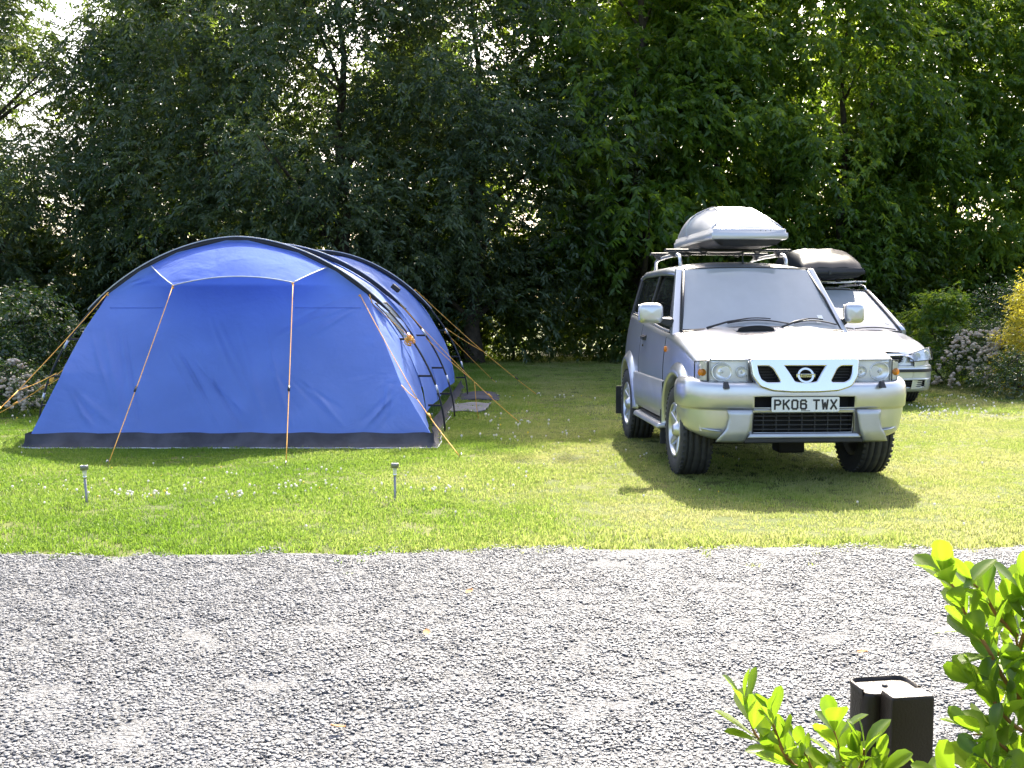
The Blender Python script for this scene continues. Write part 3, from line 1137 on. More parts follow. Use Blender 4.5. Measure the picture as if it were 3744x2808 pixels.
def ground_mat_sheet():
    mb = MB()
    mb.grid(lambda u, v: (-.86+.52*u+.05*v, 13.95+1.25*v, .012+.03*abs(math.sin(u*4+v*6))*(.3+u)), 14, 14)
    o = mb.build('ground_mat', 'sheet', solid=.006)
    tag(o, 'dark grey plastic ground mat lying beside the blue tent', 'mat')
    mb = MB()
    mb.grid(lambda u, v: (-.80+.62*u, 15.7+1.3*v, .012+.05*math.sin(u*3.1)*(.4+.6*abs(math.sin(v*7)))), 14, 14)
    o = mb.build('storage_bag', 'skirt', solid=.01)
    tag(o, 'crumpled dark bag lying on the grass by the rear of the tent', 'bag')
ground_mat_sheet()

# ------------------------------------------------------------------ solar stake lights
def stake_light(loc, tilt, label):
    t = empty('solar_stake_light', loc, 0, label, 'garden light', 'solar stake lights in the lawn')
    t.rotation_euler = (0, tilt, .4)
    mb = MB(); mb.lathe([(-.08, .001), (-.04, .008), (.0, .0085), (.178, .0085), (.180, .0)], n=14, axis='Z')
    mb.build('stake', 'steel', t)
    mb = MB(); mb.lathe([(.176, .009), (.178, .0135), (.190, .0135), (.192, .009)], n=18, axis='Z')
    mb.build('collar', 'chrome', t)
    mb = MB(); mb.lathe([(.190, .0115), (.212, .013), (.236, .0165)], n=18, axis='Z')
    mb.build('diffuser', 'diffuser', t)
    mb = MB(); mb.lathe([(.234, .010), (.234, .024), (.238, .0275), (.262, .0275), (.267, .026), (.268, .020), (.266, .020), (.2655, .0)], n=24, axis='Z')
    cap = mb.build('cap', 'steel', t)
    mb = MB(); mb.box((0, 0, .2668), (.026, .026, .002)); mb.build('solar_cell', 'box_black', cap)
stake_light((-2.965, 7.50, 0), -.045, 'leaning solar stake light on the lawn by the left guy rope')
stake_light((-.826, 7.60, 0), .0, 'upright solar stake light on the lawn, nearer the car')

# ------------------------------------------------------------------ service bollard in the foreground
def bollard():
    t = empty('service_bollard', (.812, 2.25, 0), math.radians(9), 'dark brown plastic service bollard among the yellow green leaves', 'bollard')
    def rbox(cx, cy, w, d, z0, z1, rc, crown=0.):
        pl = round_poly([(cx-w/2, cy-d/2), (cx+w/2, cy-d/2), (cx+w/2, cy+d/2), (cx-w/2, cy+d/2)], rc, 4)
        n = len(pl); mb = MB()
        R = []
        for z, s in ((z0, 1), (z1-.008, 1), (z1-.002, .975), (z1, .93)):
            R.append([(cx+(x-cx)*s, cy+(y-cy)*s, z) for x, y in pl]+[(cx+(pl[0][0]-cx)*s, cy+(pl[0][1]-cy)*s, z)])
        mb.rows(R, smooth=True)
        mb.add([p for p in R[-1][:-1]], [tuple(range(n))])
        return mb
    rbox(.012, -.028, .096, .052, 0, .556, .006).build('front_box', 'bollard', t)
    rbox(0, .045, .132, .088, 0, .545, .026).build('rear_post', 'bollard', t)
    # rim standing up round the back of the rear post
    mb = MB()
    P = round_poly([(-.066, .0), (-.066, .089), (.066, .089), (.066, .0)], .026, 5)
    P = [p for p in P if p[1] > .015]
    mb.rows([[(x*1.0, y, .53) for x, y in P], [(x*1.03, .045+(y-.045)*1.05, .551) for x, y in P], [(x*.95, .045+(y-.045)*.92, .553) for x, y in P], [(x*.93, .045+(y-.045)*.9, .535) for x, y in P]])
    mb.build('lid_rim', 'bollard', t)
    mb = MB(); mb.lathe([(.545, .007), (.549, .006), (.5495, .0)], n=12, axis='Z', c=(.0, .045, 0)); mb.build('screw_cap', 'black', t)
bollard()

# ------------------------------------------------------------------ wheels (shared)
def make_wheel(parent, name, c, R, wdt, rimR, side, spokes=5, steer=0., mat_rim='alloy'):
    """axis along X, side = +1/-1 for the outer face direction"""
    w = bpy.data.objects.new(name, None); C.objects.link(w); w.parent = parent
    w.location = c; w.rotation_euler = (0, 0, steer)
    h = wdt/2
    prof = [(-h*.80, rimR), (-h*.97, rimR+.02), (-h, R*.80), (-h*.96, R*.93), (-h*.80, R*.985)]
    # tread with grooves
    gx = [-.62, -.24, .24, .62]
    last = -.78
    for g in gx:
        prof += [(h*(g-.05), R), (h*(g-.045), R-.009), (h*(g+.045), R-.009), (h*(g+.05), R)]
    prof += [(h*.80, R*.985), (h*.96, R*.93), (h, R*.80), (h*.97, rimR+.012), (h*.88, rimR)]
    mb = MB(); mb.lathe(prof, n=56, axis='X')
    # shoulder blocks
    for i in range(44):
        a = 2*math.pi*i/44
        for s in (-1, 1):
            cc = Vector((s*h*.885, math.cos(a)*(R*.974), math.sin(a)*(R*.974)))
            mb.box(cc, (h*.18, .024, .010), Matrix.Rotation(a-math.pi/2, 3, 'X'))
    mb.build('tyre', 'tyre', w)
    s = side
    mb = MB()
    mb.lathe([(s*h*.90, rimR+.008), (s*h*.98, rimR+.002), (s*h*.96, rimR-.012), (s*h*.66, rimR-.024), (-s*h*.6, rimR-.03), (-s*h*.8, rimR+.004)], n=48, axis='X')
    # spokes
    for k in range(spokes):
        a = 2*math.pi*k/spokes+.3
        rot = Matrix.Rotation(a, 3, 'X')
        def P(x, rr, t): return rot @ Vector((s*x, t, rr))
        w0, w1 = .052, .030
        x0, x1 = h*.74, h*.93
        r0_, r1_ = .05, rimR-.012
        mb.hexa([P(x0-.02, r0_, -w0), P(x0-.02, r0_, w0), P(x1-.035, r1_, w1), P(x1-.035, r1_, -w1),
                 P(x0, r0_, -w0*.75), P(x0, r0_, w0*.75), P(x1, r1_, w1*.7), P(x1, r1_, -w1*.7)])
    rim = mb.build('rim', mat_rim, w, bevel=.006)
    mb = MB()
    mb.lathe([(s*h*.30, .075), (s*h*.72, .078), (s*h*.86, .060), (s*h*1.0, .045), (s*h*1.05, .036), (s*h*1.05, .0)], n=24, axis='X')
    mb.build('hub_cap', mat_rim, rim)
    mb = MB()
    mb.lathe([(s*h*.15, rimR-.01), (s*h*.15, .0)], n=32, axis='X')
    mb.lathe([(s*h*.25, .14), (s*h*.30, .14), (s*h*.30, .05)], n=24, axis='X')
    mb.build('brake_disc', 'void', rim)
    return w

GLY = {  # strokes in a 1 x 1.58 cell
    'P': [[(0, 0), (0, 1.58), (.72, 1.58), (1, 1.35), (1, 1.0), (.72, .76), (0, .76)]],
    'K': [[(0, 0), (0, 1.58)], [(1, 1.58), (.08, .72)], [(.34, .98), (1, 0)]],
    '0': [[(.2, 0), (.8, 0), (1, .22), (1, 1.36), (.8, 1.58), (.2, 1.58), (0, 1.36), (0, .22), (.2, 0)]],
    '6': [[(1, 1.30), (.8, 1.58), (.2, 1.58), (0, 1.36), (0, .22), (.2, 0), (.8, 0), (1, .22), (1, .7), (.8, .92), (.02, .92)]],
    'T': [[(0, 1.58), (1, 1.58)], [(.5, 1.58), (.5, 0)]],
    'W': [[(0, 1.58), (.2, 0), (.5, 1.05), (.8, 0), (1, 1.58)]],
    'X': [[(0, 1.58), (1, 0)], [(1, 1.58), (0, 0)]],
}
def plate_text(txt, h, stroke):
    """block lettering as flat strokes in the XZ plane, centred"""
    out = []; s = (h-stroke)/1.58; cw = s*1.0; adv = cw+stroke+.011
    x = 0; k = 0; spans = []
    for ch in txt:
        if ch == ' ':
            x += .033; continue
        mb = MB(); out.append(mb)
        for pl in GLY[ch]:
            for (a, b) in zip(pl[:-1], pl[1:]):
                A_, B_ = Vector((x+a[0]*cw, 0, a[1]*s)), Vector((x+b[0]*cw, 0, b[1]*s))
                d = (B_-A_).normalized(); nrm = Vector((-d.z, 0, d.x))*stroke/2; e = d*stroke*.45
                y = -.0012-.00025*k; k = (k+1) % 5
                mb.add([A_-e-nrm+Vector((0, y, 0)), B_+e-nrm+Vector((0, y, 0)), B_+e+nrm+Vector((0, y, 0)), A_-e+nrm+Vector((0, y, 0))], [(0, 1, 2, 3)])
        x += adv
    tot = x-adv+cw
    for mb in out:
        mb.v = [(p[0]-tot/2, p[1], p[2]-1.58*s/2) for p in mb.v]
    return out

# ------------------------------------------------------------------ silver off-road car (origin: ground under the front axle, +Y to its tail)
CAR = empty('off_road_car', (2.171, 8.889, 0), .0582, 'silver off-road car with chrome grille and black wipers parked facing the gravel', 'car')
def off_road():
    t = CAR
    RW = .365
    for (x, y, nm) in ((-.7275, 0, 'wheel'), (.7275, 0, 'wheel'), (-.715, 2.45, 'wheel'), (.715, 2.45, 'wheel')):
        make_wheel(t, nm, (x, y, RW), RW, .25, .218, -1 if x < 0 else 1, steer=0.)
    RI, RO = .45, .545
    def W0(y): return smooth_interp(y, [-.58, -.45, -.2, .3, 1.2, 2.2, 2.75, 3.0, 3.12], [.765, .795, .815, .825, .83, .82, .795, .765, .70])
    def sx(y, z):
        d = (z-.76)/.42
        return W0(y)-(.045*d*d if d > 0 else .03*d*d)
    def ZS(y): return smooth_interp(y, [-.58, -.40, -.15, .15, .47, .84, 1.5, 2.5, 3.12], [.962, 1.010, 1.068, 1.117, 1.15, 1.165, 1.215, 1.30, 1.32])
    def zb(y):
        for yc in (0, 2.45):
            d = abs(y-yc)
            if d < RI: return max(.43, RW+math.sqrt(RI*RI-d*d))
        return .43
    ys = sorted(set([round(v, 4) for v in list(np.linspace(-.58, 3.12, 60))+list(np.linspace(-.449, .449, 25))+list(np.linspace(2.001, 2.899, 25))]))
    # body shell (both flanks and wings)
    for_side = []
    mb = MB()
    for s in (-1, 1):
        R = []
        for y in ys:
            b, top = zb(y), ZS(y)
            row = []
            for k in range(9):
                z = b+(top-.075-b)*k/8
                row.append((s*sx(y, z), y, z))
            xs_ = sx(y, top-.075)
            for k in range(1, 7):
                a = k/6*math.pi/2
                row.append((s*(xs_-.085*(1-math.cos(a))), y, top-.075+.075*math.sin(a)))
            # inner edge: bonnet gap in front, belt shelf behind
            xin = (.705 if y < .5 else .60)
            row.append((s*min(xin, xs_-.09), y, top+(.006 if y < .5 else .0)))
            row.append((s*min(xin-.004, xs_-.094), y, top-.05))
            R.append(row)
        mb.rows(R)
    # tail
    def tail_pt(u, v):
        x = (2*u-1)
        yy = 3.12
        z = .43+(ZS(yy)-.43)*v
        return (x*sx(yy, min(z, 1.24)), yy+.035*(1-x*x), z)
    mb.grid(tail_pt, 12, 8)
    # nose panel behind lamps and grille
    mb.grid(lambda u, v: ((2*u-1)*.77, -.575-.012*(1-(2*u-1)**4), .42+.525*v), 12, 4)
    # belt shelf under the glass, closes the cabin
    body = mb.build('body', 'silver', t)
    # bonnet
    def zh(x, y):
        e = ZS(y)
        return e+.010+.045*(1-(x/.70)**2)*min(1, (y+.60)/.25)+.012*math.exp(-((abs(x)-.42)/.09)**2)*min(1, max(0, (y+.5)/.4))
    def xb(y): return min(.700, W0(y)-.075)
    mb = MB()
    R = []
    for j in range(25):
        y = -.585+1.075*j/24
        R.append([(xb(y)*(-1+2*i/28), y, zh(xb(y)*(-1+2*i/28), y)) for i in range(29)])
    # rolled front lip
    lip = [[(p[0], p[1]-.012, p[2]-.012) for p in R[0]], [(p[0], p[1]-.010, p[2]-.034) for p in R[0]]]
    mb.rows(lip[::-1]+R)
    bon = mb.build('bonnet', 'silver', t)
    # scoop
    mb = MB()
    def sc(u, v):
        x = -.147+(2*u-1)*(.165-.012*v)
        y = .11+.23*v
        e = math.sin(math.pi*u)**.35
        return (x, y, zh(x, y)+.003+.046*e*(1-v)**1.2)
    mb.grid(sc, 16, 8)
    so = mb.build('bonnet_scoop', 'silver', bon)
    mb = MB()
    mb.grid(lambda u, v: (-.147+(2*u-1)*.150, .108-.004*v, zh(0, .11)+.002+v*.042*math.sin(math.pi*(.04+.92*u))**.35), 16, 2)
    mb.build('scoop_mouth', 'void', so)
    # inner structure: floor, bulkhead
    mb = MB(); mb.box((0, 1.28, .42), (1.36, 3.5, .10)); mb.box((0, -.30, .55), (1.2, .5, .4)); mb.box((0, .0, .30), (1.30, .10, .10)); mb.box((.12, .05, .27), (.22, .2, .2)); mb.box((0, 2.45, .33), (1.3, .10, .10)); mb.box((.1, 2.4, .33), (.26, .24, .22))
    mb.box((0, 1.3, .33), (.5, 1.6, .14))
    mb.build('underbody', 'void', t, bevel=.02)
    for x in (-1, 1):
        for yc in (0, 2.45):
            mb = MB(); R = []
            for i in range(25):
                a = math.radians(-20+220*i/24)
                R.append([(x*xx, yc+math.cos(a)*(RI+.02), max(.38, RW+math.sin(a)*(RI+.02))) for xx in (.80, .66, .45)])
            mb.rows(R); mb.rows([[r[-1] for r in R], [(x*.45, yc, .40)]*25])
            mb.build('wheel_arch_liner', 'void', t)
    # flared arches
    for s in (-1, 1):
        for yc, a0, a1 in ((0, -14, 150), (2.45, -14, 196)):
            R = []
            for i in range(37):
                a = math.radians(a0+(a1-a0)*i/36)
                cy_, sz_ = math.cos(a), math.sin(a)
                row = []
                for rr, ex in ((RO+.01, -.004), (RO, .010), (RO-.035, .034), (RI+.035, .048), (RI+.008, .044), (RI, .030), (RI, -.05)):
                    y = yc+cy_*rr; z = max(.36, RW+sz_*rr)
                    row.append((s*(sx(max(-.45, min(3.0, y)), max(z, .5))+ex), y, z))
                R.append(row)
            mb = MB(); mb.rows(R); mb.build('wheel_arch_flare', 'silver', t)
        # cladding between the arches
        R = []
        for i in range(19):
            y = .50+1.48*i/18
            row = []
            for z, ex in ((.405, -.01), (.41, .030), (.50, .034), (.66, .030), (.665, .026), (.72, .024), (.735, .002), (.735, -.004)):
                row.append((s*(sx(y, z)+ex), y, z))
            R.append(row)
        mb = MB(); mb.rows(R); mb.build('side_cladding', 'silver_trim', t)
        # side step
        mb = MB(); pl = []
        mb.hexa([(s*.70, .40, .335), (s*.905, .44, .325), (s*.905, 1.66, .325), (s*.70, 1.72, .335), (s*.70, .40, .385), (s*.895, .44, .370), (s*.895, 1.66, .370), (s*.70, 1.72, .385)])
        st = mb.build('side_step', 'silver_trim', t, bevel=.018, seg=3)
        mb = MB(); mb.box((s*.79, 1.05, .386), (.12, 1.1, .006)); mb.build('tread_strip', 'black', st)
        for yb in (.7, 1.4):
            mb = MB(); mb.box((s*.72, yb, .37), (.2, .05, .04)); mb.build('step_bracket', 'void', st)
        # mud flaps
        for yy, zz in ((.475, .34), (2.955, .36)):
            mb = MB(); mb.box((s*.745, yy, zz), (.25, .014, .30)); mb.build('mud_flap', 'black', t, bevel=.004)
        # door
        R = []
        for i in range(15):
            y = .60+1.20*i/14
            R.append([(s*(sx(y, z)+.003), y, z) for z in np.linspace(.745, ZS(y)-.055, 9)])
        mb = MB(); mb.rows(R)
        door = mb.build('door', 'silver', t)
        mb = MB()
        for y in (.593, 1.807):
            mb = MB(); mb.tube([(s*(sx(y, z)+.001), y, z) for z in np.linspace(.45, ZS(y)-.05, 12)], .0035, 5); mb.build('door_gap', 'void', door)
        # handle
        yh, zhd = 1.60, 1.075
        mb = MB(); mb.box((s*(sx(yh, zhd)+.022), yh, zhd), (.030, .15, .030)); mb.box((s*(sx(yh, zhd)+.008), yh, zhd), (.02, .19, .05))
        hd = mb.build('door_handle', 'black', door, bevel=.008)
        mb = MB(); mb.lathe([(0, .011), (s*.010, .011), (s*.011, 0)], n=12, axis='X', c=(s*(sx(yh, 1.0)+.003), yh+.02, 1.0)); mb.build('key_lock', 'black', hd)
        # side repeater
        mb = MB(); mb.lathe([(0, .026), (s*.010, .025), (s*.018, .016), (s*.020, 0)], n=16, axis='X', c=(s*(sx(.53, 1.0)+.001), .53, 1.005)); mb.build('side_indicator', 'amber', t)

    # ---- cabin
    def roof_z(x, y):
        c = smooth_interp(y, [1.00, 1.15, 1.6, 2.4, 2.95], [1.722, 1.762, 1.790, 1.785, 1.745])
        e = smooth_interp(y, [1.00, 1.15, 1.6, 2.4, 2.95], [1.690, 1.705, 1.720, 1.720, 1.690])
        return e+(c-e)*(1-abs(x/.64)**2.6)
    def roof_w(y): return smooth_interp(y, [1.0, 1.3, 2.2, 2.95], [.600, .640, .640, .585])
    mb = MB(); R = []
    for j in range(29):
        y = .985+1.985*j/28
        w = roof_w(y); row = []
        row.append((-w-.012, y, roof_z(.64, y)-.055))
        row.append((-w-.016, y, roof_z(.64, y)-.02))
        for i in range(21):
            x = -w+2*w*i/20
            row.append((x, y, roof_z(x*.64/w, y)))
        row.append((w+.016, y, roof_z(.64, y)-.02))
        row.append((w+.012, y, roof_z(.64, y)-.055))
        R.append(row)
    f0 = [(p[0]*.99, p[1]-.012, p[2]-.022) for p in R[0]]
    b0 = [(p[0]*.99, p[1]+.02, p[2]-.03) for p in R[-1]]
    mb.rows([f0]+R+[b0])
    roof = mb.build('roof', 'silver', t, solid=.008)
    def pillar(name, p, q, wx, wy, mat='silver', par=t):
        """tapering bar between p and q; wx width across, wy along"""
        p, q = Vector(p), Vector(q)
        mb = MB()
        P = []
        for c, k in ((p, 1.15), (q, .9)):
            for dx, dy in ((-1, -1), (1, -1), (1, 1), (-1, 1)):
                P.append(c+Vector((dx*wx*k/2, dy*wy*k/2, 0)))
        mb.hexa(P)
        return mb.build(name, mat, par, bevel=.012, seg=3)
    # glass lines
    def gl_x(z): return np.interp(z, [1.14, 1.30, 1.69], [.770, .738, .625])
    for s in (-1, 1):
        pillar('pillar', (s*.742, .505, 1.125), (s*.602, 1.035, 1.715), .062, .085)
        pillar('pillar', (s*.752, 1.80, 1.18), (s*.628, 1.66, 1.70), .030, .060, 'black')
        pillar('pillar', (s*.672, 2.99, 1.26), (s*.572, 2.88, 1.70), .06, .10, 'black')
        # black trim by the windscreen
        mb = MB(); mb.tube([(s*.695, .455, 1.165), (s*.632, .70, 1.44), (s*.566, .992, 1.700)], .011, 6); mb.build('windscreen_seal', 'black', t)
        # front side glass and quarter glass
        def zt(y): return roof_z(.64, y)-.05
        for nm, ya0, ya1, yb0, yb1, mt in (('door_window', .60, 1.02, 1.80, 1.66, 'glass_side'), ('quarter_window', 1.83, 1.69, 2.95, 2.86, 'glass_side')):
            R = []
            for i in range(9):
                u = i/8; row = []
                for j in range(7):
                    v = j/6
                    yl = ya0+(ya1-ya0)*v; yr = yb0+(yb1-yb0)*v
                    y = yl+(yr-yl)*u
                    z = (ZS(y)-.02)*(1-v)+zt(max(y, 1.0))*v
                    tp = 1 if y < 2.2 else 1-.06*((y-2.2)/.8)**1.5
                    row.append((s*(gl_x(z)-.012)*tp, y, z))
                R.append(row)
            mb = MB(); mb.rows(R)
            g = mb.build(nm, mt, t)
            mb = MB(); off = Vector((s*.004, 0, 0))
            ring = [r[0] for r in R]+[p for p in R[-1][1:]]+[r[-1] for r in R[::-1][1:]]+[p for p in R[0][::-1][1:]]
            mb.tube([Vector(p)+off for p in ring], .010, 5); mb.build('window_seal', 'black', g)
        # belt cap
        mb = MB(); mb.tube([(s*(sx(y, ZS(y)-.06)-.045), y, ZS(y)-.002) for y in np.linspace(.55, 3.0, 20)], .012, 6); mb.build('belt_trim', 'silver_trim', t)
        # mirrors
        cx = -.945 if s < 0 else .845
        hwm = .108 if s < 0 else .086
        mb = MB()
        def mir(u, v):
            a = 2*math.pi*u; 
            q = math.pi*v
            x = abs(math.cos(a))**.45*(1 if math.cos(a) >= 0 else -1); z = abs(math.sin(a))**.45*(1 if math.sin(a) >= 0 else -1)
            r = math.sin(q)**.42
            return (cx+x*r*hwm, .56-math.cos(q)*.062, 1.312+z*r*.088)
        mb.grid(mir, 28, 12)
        mm = mb.build('door_mirror', 'silver', t)
        mb = MB(); mb.box((cx, .621, 1.312), (hwm*1.75, .006, .15)); mb.build('mirror_glass', 'chrome', mm, bevel=.003)
        mb = MB(); mb.hexa([(s*.745, .56, 1.19), (s*.745, .66, 1.19), (cx-s*.04, .60, 1.235), (cx-s*.04, .56, 1.235), (s*.74, .56, 1.26), (s*.74, .68, 1.28), (cx-s*.04, .61, 1.275), (cx-s*.04, .55, 1.275)])
        mb.build('mirror_arm', 'black', mm, bevel=.006)
    # windscreen
    def wspt(u, v):
        x = (2*u-1)
        wv = .700+(.570-.700)*v
        y = .445+(.990-.445)*v-.055*(1-x*x)
        z = 1.165+(1.705-1.165)*v+.012*(1-x*x)*(v)
        return (x*wv, y, z+.012*(1-x*x)*(1-v))
    mb = MB(); mb.grid(wspt, 20, 12)
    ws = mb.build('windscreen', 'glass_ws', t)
    mb = MB(); mb.tube([Vector(wspt(i/20, 1))+Vector((0, -.004, .004)) for i in range(21)], .006, 6); mb.tube([Vector(wspt(i/20, 0))+Vector((0, -.004, 0)) for i in range(21)], .012, 6); mb.build('windscreen_seal', 'black', ws)
    # two small stickers on the glass, tax disc side
    mb = MB(); mb.grid(lambda u, v: Vector(wspt(.88+.035*u, .16+.07*v))+Vector((0, -.003, .002)), 2, 2); mb.build('sticker', 'white_plastic', ws)
    mb = MB(); mb.grid(lambda u, v: Vector(wspt(.855+.03*u, .10+.05*v))+Vector((0, -.003, .002)), 2, 2); mb.build('sticker', 'white_plastic', ws)
    # scuttle
    mb = MB(); mb.grid(lambda u, v: ((2*u-1)*.70, .36+.10*v-.05*(1-(2*u-1)**2)*v, ZS(.45)+.012+.035*(1-(2*u-1)**2)+.008*v), 14, 3); mb.build('scuttle_panel', 'black', t)
    # wipers (parked, pivots towards the viewer's left of each)
    for xb_, xe in ((-.50, .18), (.14, .63)):
        w = MB()
        u0 = (xb_/.70+1)/2; u1 = (xe/.70+1)/2
        p0 = Vector(wspt(u0, .01))+Vector((0, -.06, .012)); pm = Vector(wspt((u0+u1)/2+.02, .135))+Vector((0, -.030, .02))
        w.tube([p0, p0.lerp(pm, .5)+Vector((0, -.008, .012)), pm], [.011, .009, .006], 6)
        wo_ = w.build('wiper_arm', 'black', t)
        w = MB()
        a = [Vector(wspt(u0+(u1-u0)*(.28+.80*k/10), .055+.075*math.sin(math.pi*(.12+.8*k/10))))+Vector((0, -.016, .008)) for k in range(11)]
        w.tube(a, .006, 6); w.tube([p+Vector((0, -.006, .018)) for p in a[3:8]], .005, 5)
        w.build('wiper_blade', 'black', wo_)
    # rear window
    mb = MB(); mb.grid(lambda u, v: ((2*u-1)*(.62-.08*v), 3.06-.13*v+.02*(1-(2*u-1)**2), 1.28+.40*v), 10, 6); mb.build('rear_window', 'glass_side', t)
    # interior
    mb = MB()
    mb.rows([[(x, y, z) for x in np.linspace(-.70, .70, 9)] for y, z in ((.48, 1.10), (.66, 1.155), (.80, 1.145), (.84, 1.05), (.84, .85))])
    mb.build('dashboard', 'dash', t)
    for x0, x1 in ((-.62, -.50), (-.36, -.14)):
        mb = MB(); mb.box(((x0+x1)/2, .66, 1.185), (x1-x0, .05, .03)); mb.build('reflection_bar', 'white_plastic', t)  # white bars added to stand in for reflections in the windscreen
    for x in (-.36, .36):
        for y0, tall in ((1.45, 1.30), (2.30, 1.26)):
            mb = MB()
            mb.box((x, y0-.22, .86), (.50, .52, .18)); mb.box((x, y0+.06, 1.05), (.48, .15, .56), Matrix.Rotation(-.22, 3, 'X'))
            se = mb.build('seat', 'seat', t, bevel=.05, seg=3)
            mb = MB(); mb.box((x, y0+.16, tall+.13), (.26, .10, .17)); mb.tube([(x-.06, y0+.15, tall-.05), (x-.06, y0+.15, tall+.1)], .008, 5); mb.tube([(x+.06, y0+.15, tall-.05), (x+.06, y0+.15, tall+.1)], .008, 5)
            mb.build('headrest', 'seat', se, bevel=.035, seg=3)
    mb = MB()
    mb.tube([Vector((-.37+.185*math.cos(a), 1.0+.06*math.sin(a), 1.10+.175*math.sin(a))) for a in np.linspace(0, 2*math.pi, 29)], .013, 8, caps=False)
    mb.tube([(-.37, .80, 1.04), (-.37, .99, 1.10)], .03, 8); mb.tube([(-.54, .99, 1.10), (-.20, .99, 1.10)], .016, 6)
    mb.build('steering_wheel', 'dash', t)
    mb = MB(); mb.box((0, .90, 1.615), (.24, .03, .065)); mb.tube([(0, .90, 1.64), (0, .93, 1.70)], .008, 6); mb.build('interior_mirror', 'dash', t, bevel=.012)

    # ---- bumper: swept profile with openings for the intakes
    half = [0, .13, .26, .385, .40, .48, .56, .63, .69, .74, .78, .81, .835, .855, .868, .875]
    BX, NE = .876, 3.3
    px_ = [-BX, -BX]+[-v for v in half[::-1]]+half[1:]+[BX, BX]
    def by(i):
        n_ = len(px_)
        if i in (0, n_-1): return -.20
        if i in (1, n_-2): return -.30
        q = min(1, abs(px_[i])/BX)
        return -.33-.375*(1-q**NE)**(1/NE)
    prof = [(.822, .10), (.824, .045), (.812, .018), (.790, .002), (.755, -.010), (.700, -.014), (.690, -.014), (.608, -.008), (.600, -.002), (.592, .008), (.578, .010), (.565, .010), (.415, .030), (.398, .034), (.372, .048), (.352, .085), (.350, .16)]
    def nrm(i):
        a = Vector((px_[max(0, i-1)], by(max(0, i-1)))); b = Vector((px_[min(len(px_)-1, i+1)], by(min(len(px_)-1, i+1))))
        d = (b-a).normalized(); return Vector((-d.y, d.x))  # inward (towards +y in the middle)
    Z = []
    for z, ins in prof:
        row = []
        for i in range(len(px_)):
            n_ = nrm(i); c = abs(px_[i])
            zz = z
            if z > .80 : zz = z-.030*max(0, 1-(c/.86)**6)  # top drops under the lamps
            if z < .42 : zz = z+.05*max(0, (c-.62)/.28)**1.5  # rises to the corners
            row.append((px_[i]+n_.x*ins, by(i)+n_.y*ins, zz))
        Z.append(row)
    def hole(i, j):
        mid = (px_[i]+px_[i+1])/2
        if abs(mid) < .386 and prof[j][0] <= .691 and prof[j+1][0] >= .604: return True
        if abs(mid) < .386 and prof[j][0] <= .566 and prof[j+1][0] >= .41: return True
        return False
    mb = MB(); mb.rows(Z, skip=hole)
    bump = mb.build('front_bumper', 'silver', t, solid=.006)
    # dark joint along the bonnet edge and above the bumper
    mb = MB(); mb.tube([(x, -.598, .966) for x in np.linspace(-.70, .70, 9)], .005, 5); mb.build('bonnet_gap', 'void', bon)
    mb = MB(); mb.tube([(x, -.632+.055*max(0, (abs(x)-.42)/.36)**2, .789) for x in np.linspace(-.74, .74, 21)], .006, 5); mb.build('bumper_gap', 'void', bump)
    # recess boxes
    for (z0, z1) in ((.600, .694), (.412, .568)):
        mb = MB()
        A_ = [(-.388, z0), (.388, z0), (.388, z1), (-.388, z1)]
        mb.rows([[(x, -.695, z) for x, z in A_+A_[:1]], [(x*.97, -.60, z) for x, z in A_+A_[:1]]], smooth=False)
        mb.add([(x*.97, -.60, z) for x, z in A_], [(0, 1, 2, 3)])
        rc = mb.build('bumper_intake', 'void', bump)
        if z1 < .6:
            for k in range(4):
                z = z0+.025+.034*k
                m2 = MB(); m2.box((0, -.655, z), (.76, .03, .008)); m2.build('slat', 'black', rc, bevel=.002)
            for x in np.linspace(-.30, .30, 7):
                m2 = MB(); m2.box((x, -.645, .49), (.008, .02, .15)); m2.build('slat', 'black', rc)
    # corner guards and lip
    for s in (-1, 1):
        def yf(x): return float(np.interp(abs(x), [.35, .5, .6, .7], [-.724, -.718, -.704, -.672]))
        def gp(u, v):
            z = .585-.237*v
            xi = np.interp(z, [.345, .42, .50, .585], [.465, .43, .412, .40]); xo = np.interp(z, [.345, .40, .45, .52, .585], [.665, .63, .595, .580, .588])
            x = xi+(xo-xi)*u
            return (s*x, yf(x)-.004*math.sin(math.pi*u)+(.0 if z > .43 else (.43-z)**2*5)+(.012 if v < .01 else 0), z)
        mb = MB(); mb.grid(gp, 8, 14)
        mb.build('bumper_guard', 'silver_trim', bump, solid=.022)
        mb = MB(); mb.box((s*.235-.02, -.682, .352), (.085, .014, .014)); mb.build('reflector', 'white_plastic', bump, bevel=.003)
        # washer jet
        mb = MB(); mb.hexa([(s*.60-.022, -.735, .755), (s*.60+.022, -.735, .755), (s*.60+.020, -.66, .75), (s*.60-.020, -.66, .75), (s*.60-.015, -.70, .805), (s*.60+.015, -.70, .805), (s*.60+.013, -.66, .80), (s*.60-.013, -.66, .80)])
        mb.build('washer_jet', 'black', bump, bevel=.005)
        mb = MB(); mb.tube([(s*.62, -.662, .425), (s*.70, -.625, .430), (s*.77, -.56, .442), (s*.815, -.47, .455)], .008, 6); mb.build('trim_strip', 'silver_trim', bump)
    mb = MB()
    mb.hexa([(-.44, -.722, .378), (.44, -.722, .378), (.44, -.60, .372), (-.44, -.60, .372), (-.42, -.712, .410), (.42, -.712, .410), (.42, -.64, .410), (-.42, -.64, .410)])
    mb.build('bumper_lip', 'silver_trim', bump, bevel=.010)
    mb = MB(); mb.box((0, -.675, .360), (.92, .06, .045)); mb.build('lower_valance', 'black', bump, bevel=.01)
    mb = MB(); mb.box((0, -.700, .588), (.775, .02, .010)); mb.build('intake_bar', 'silver_trim', bump, bevel=.003)
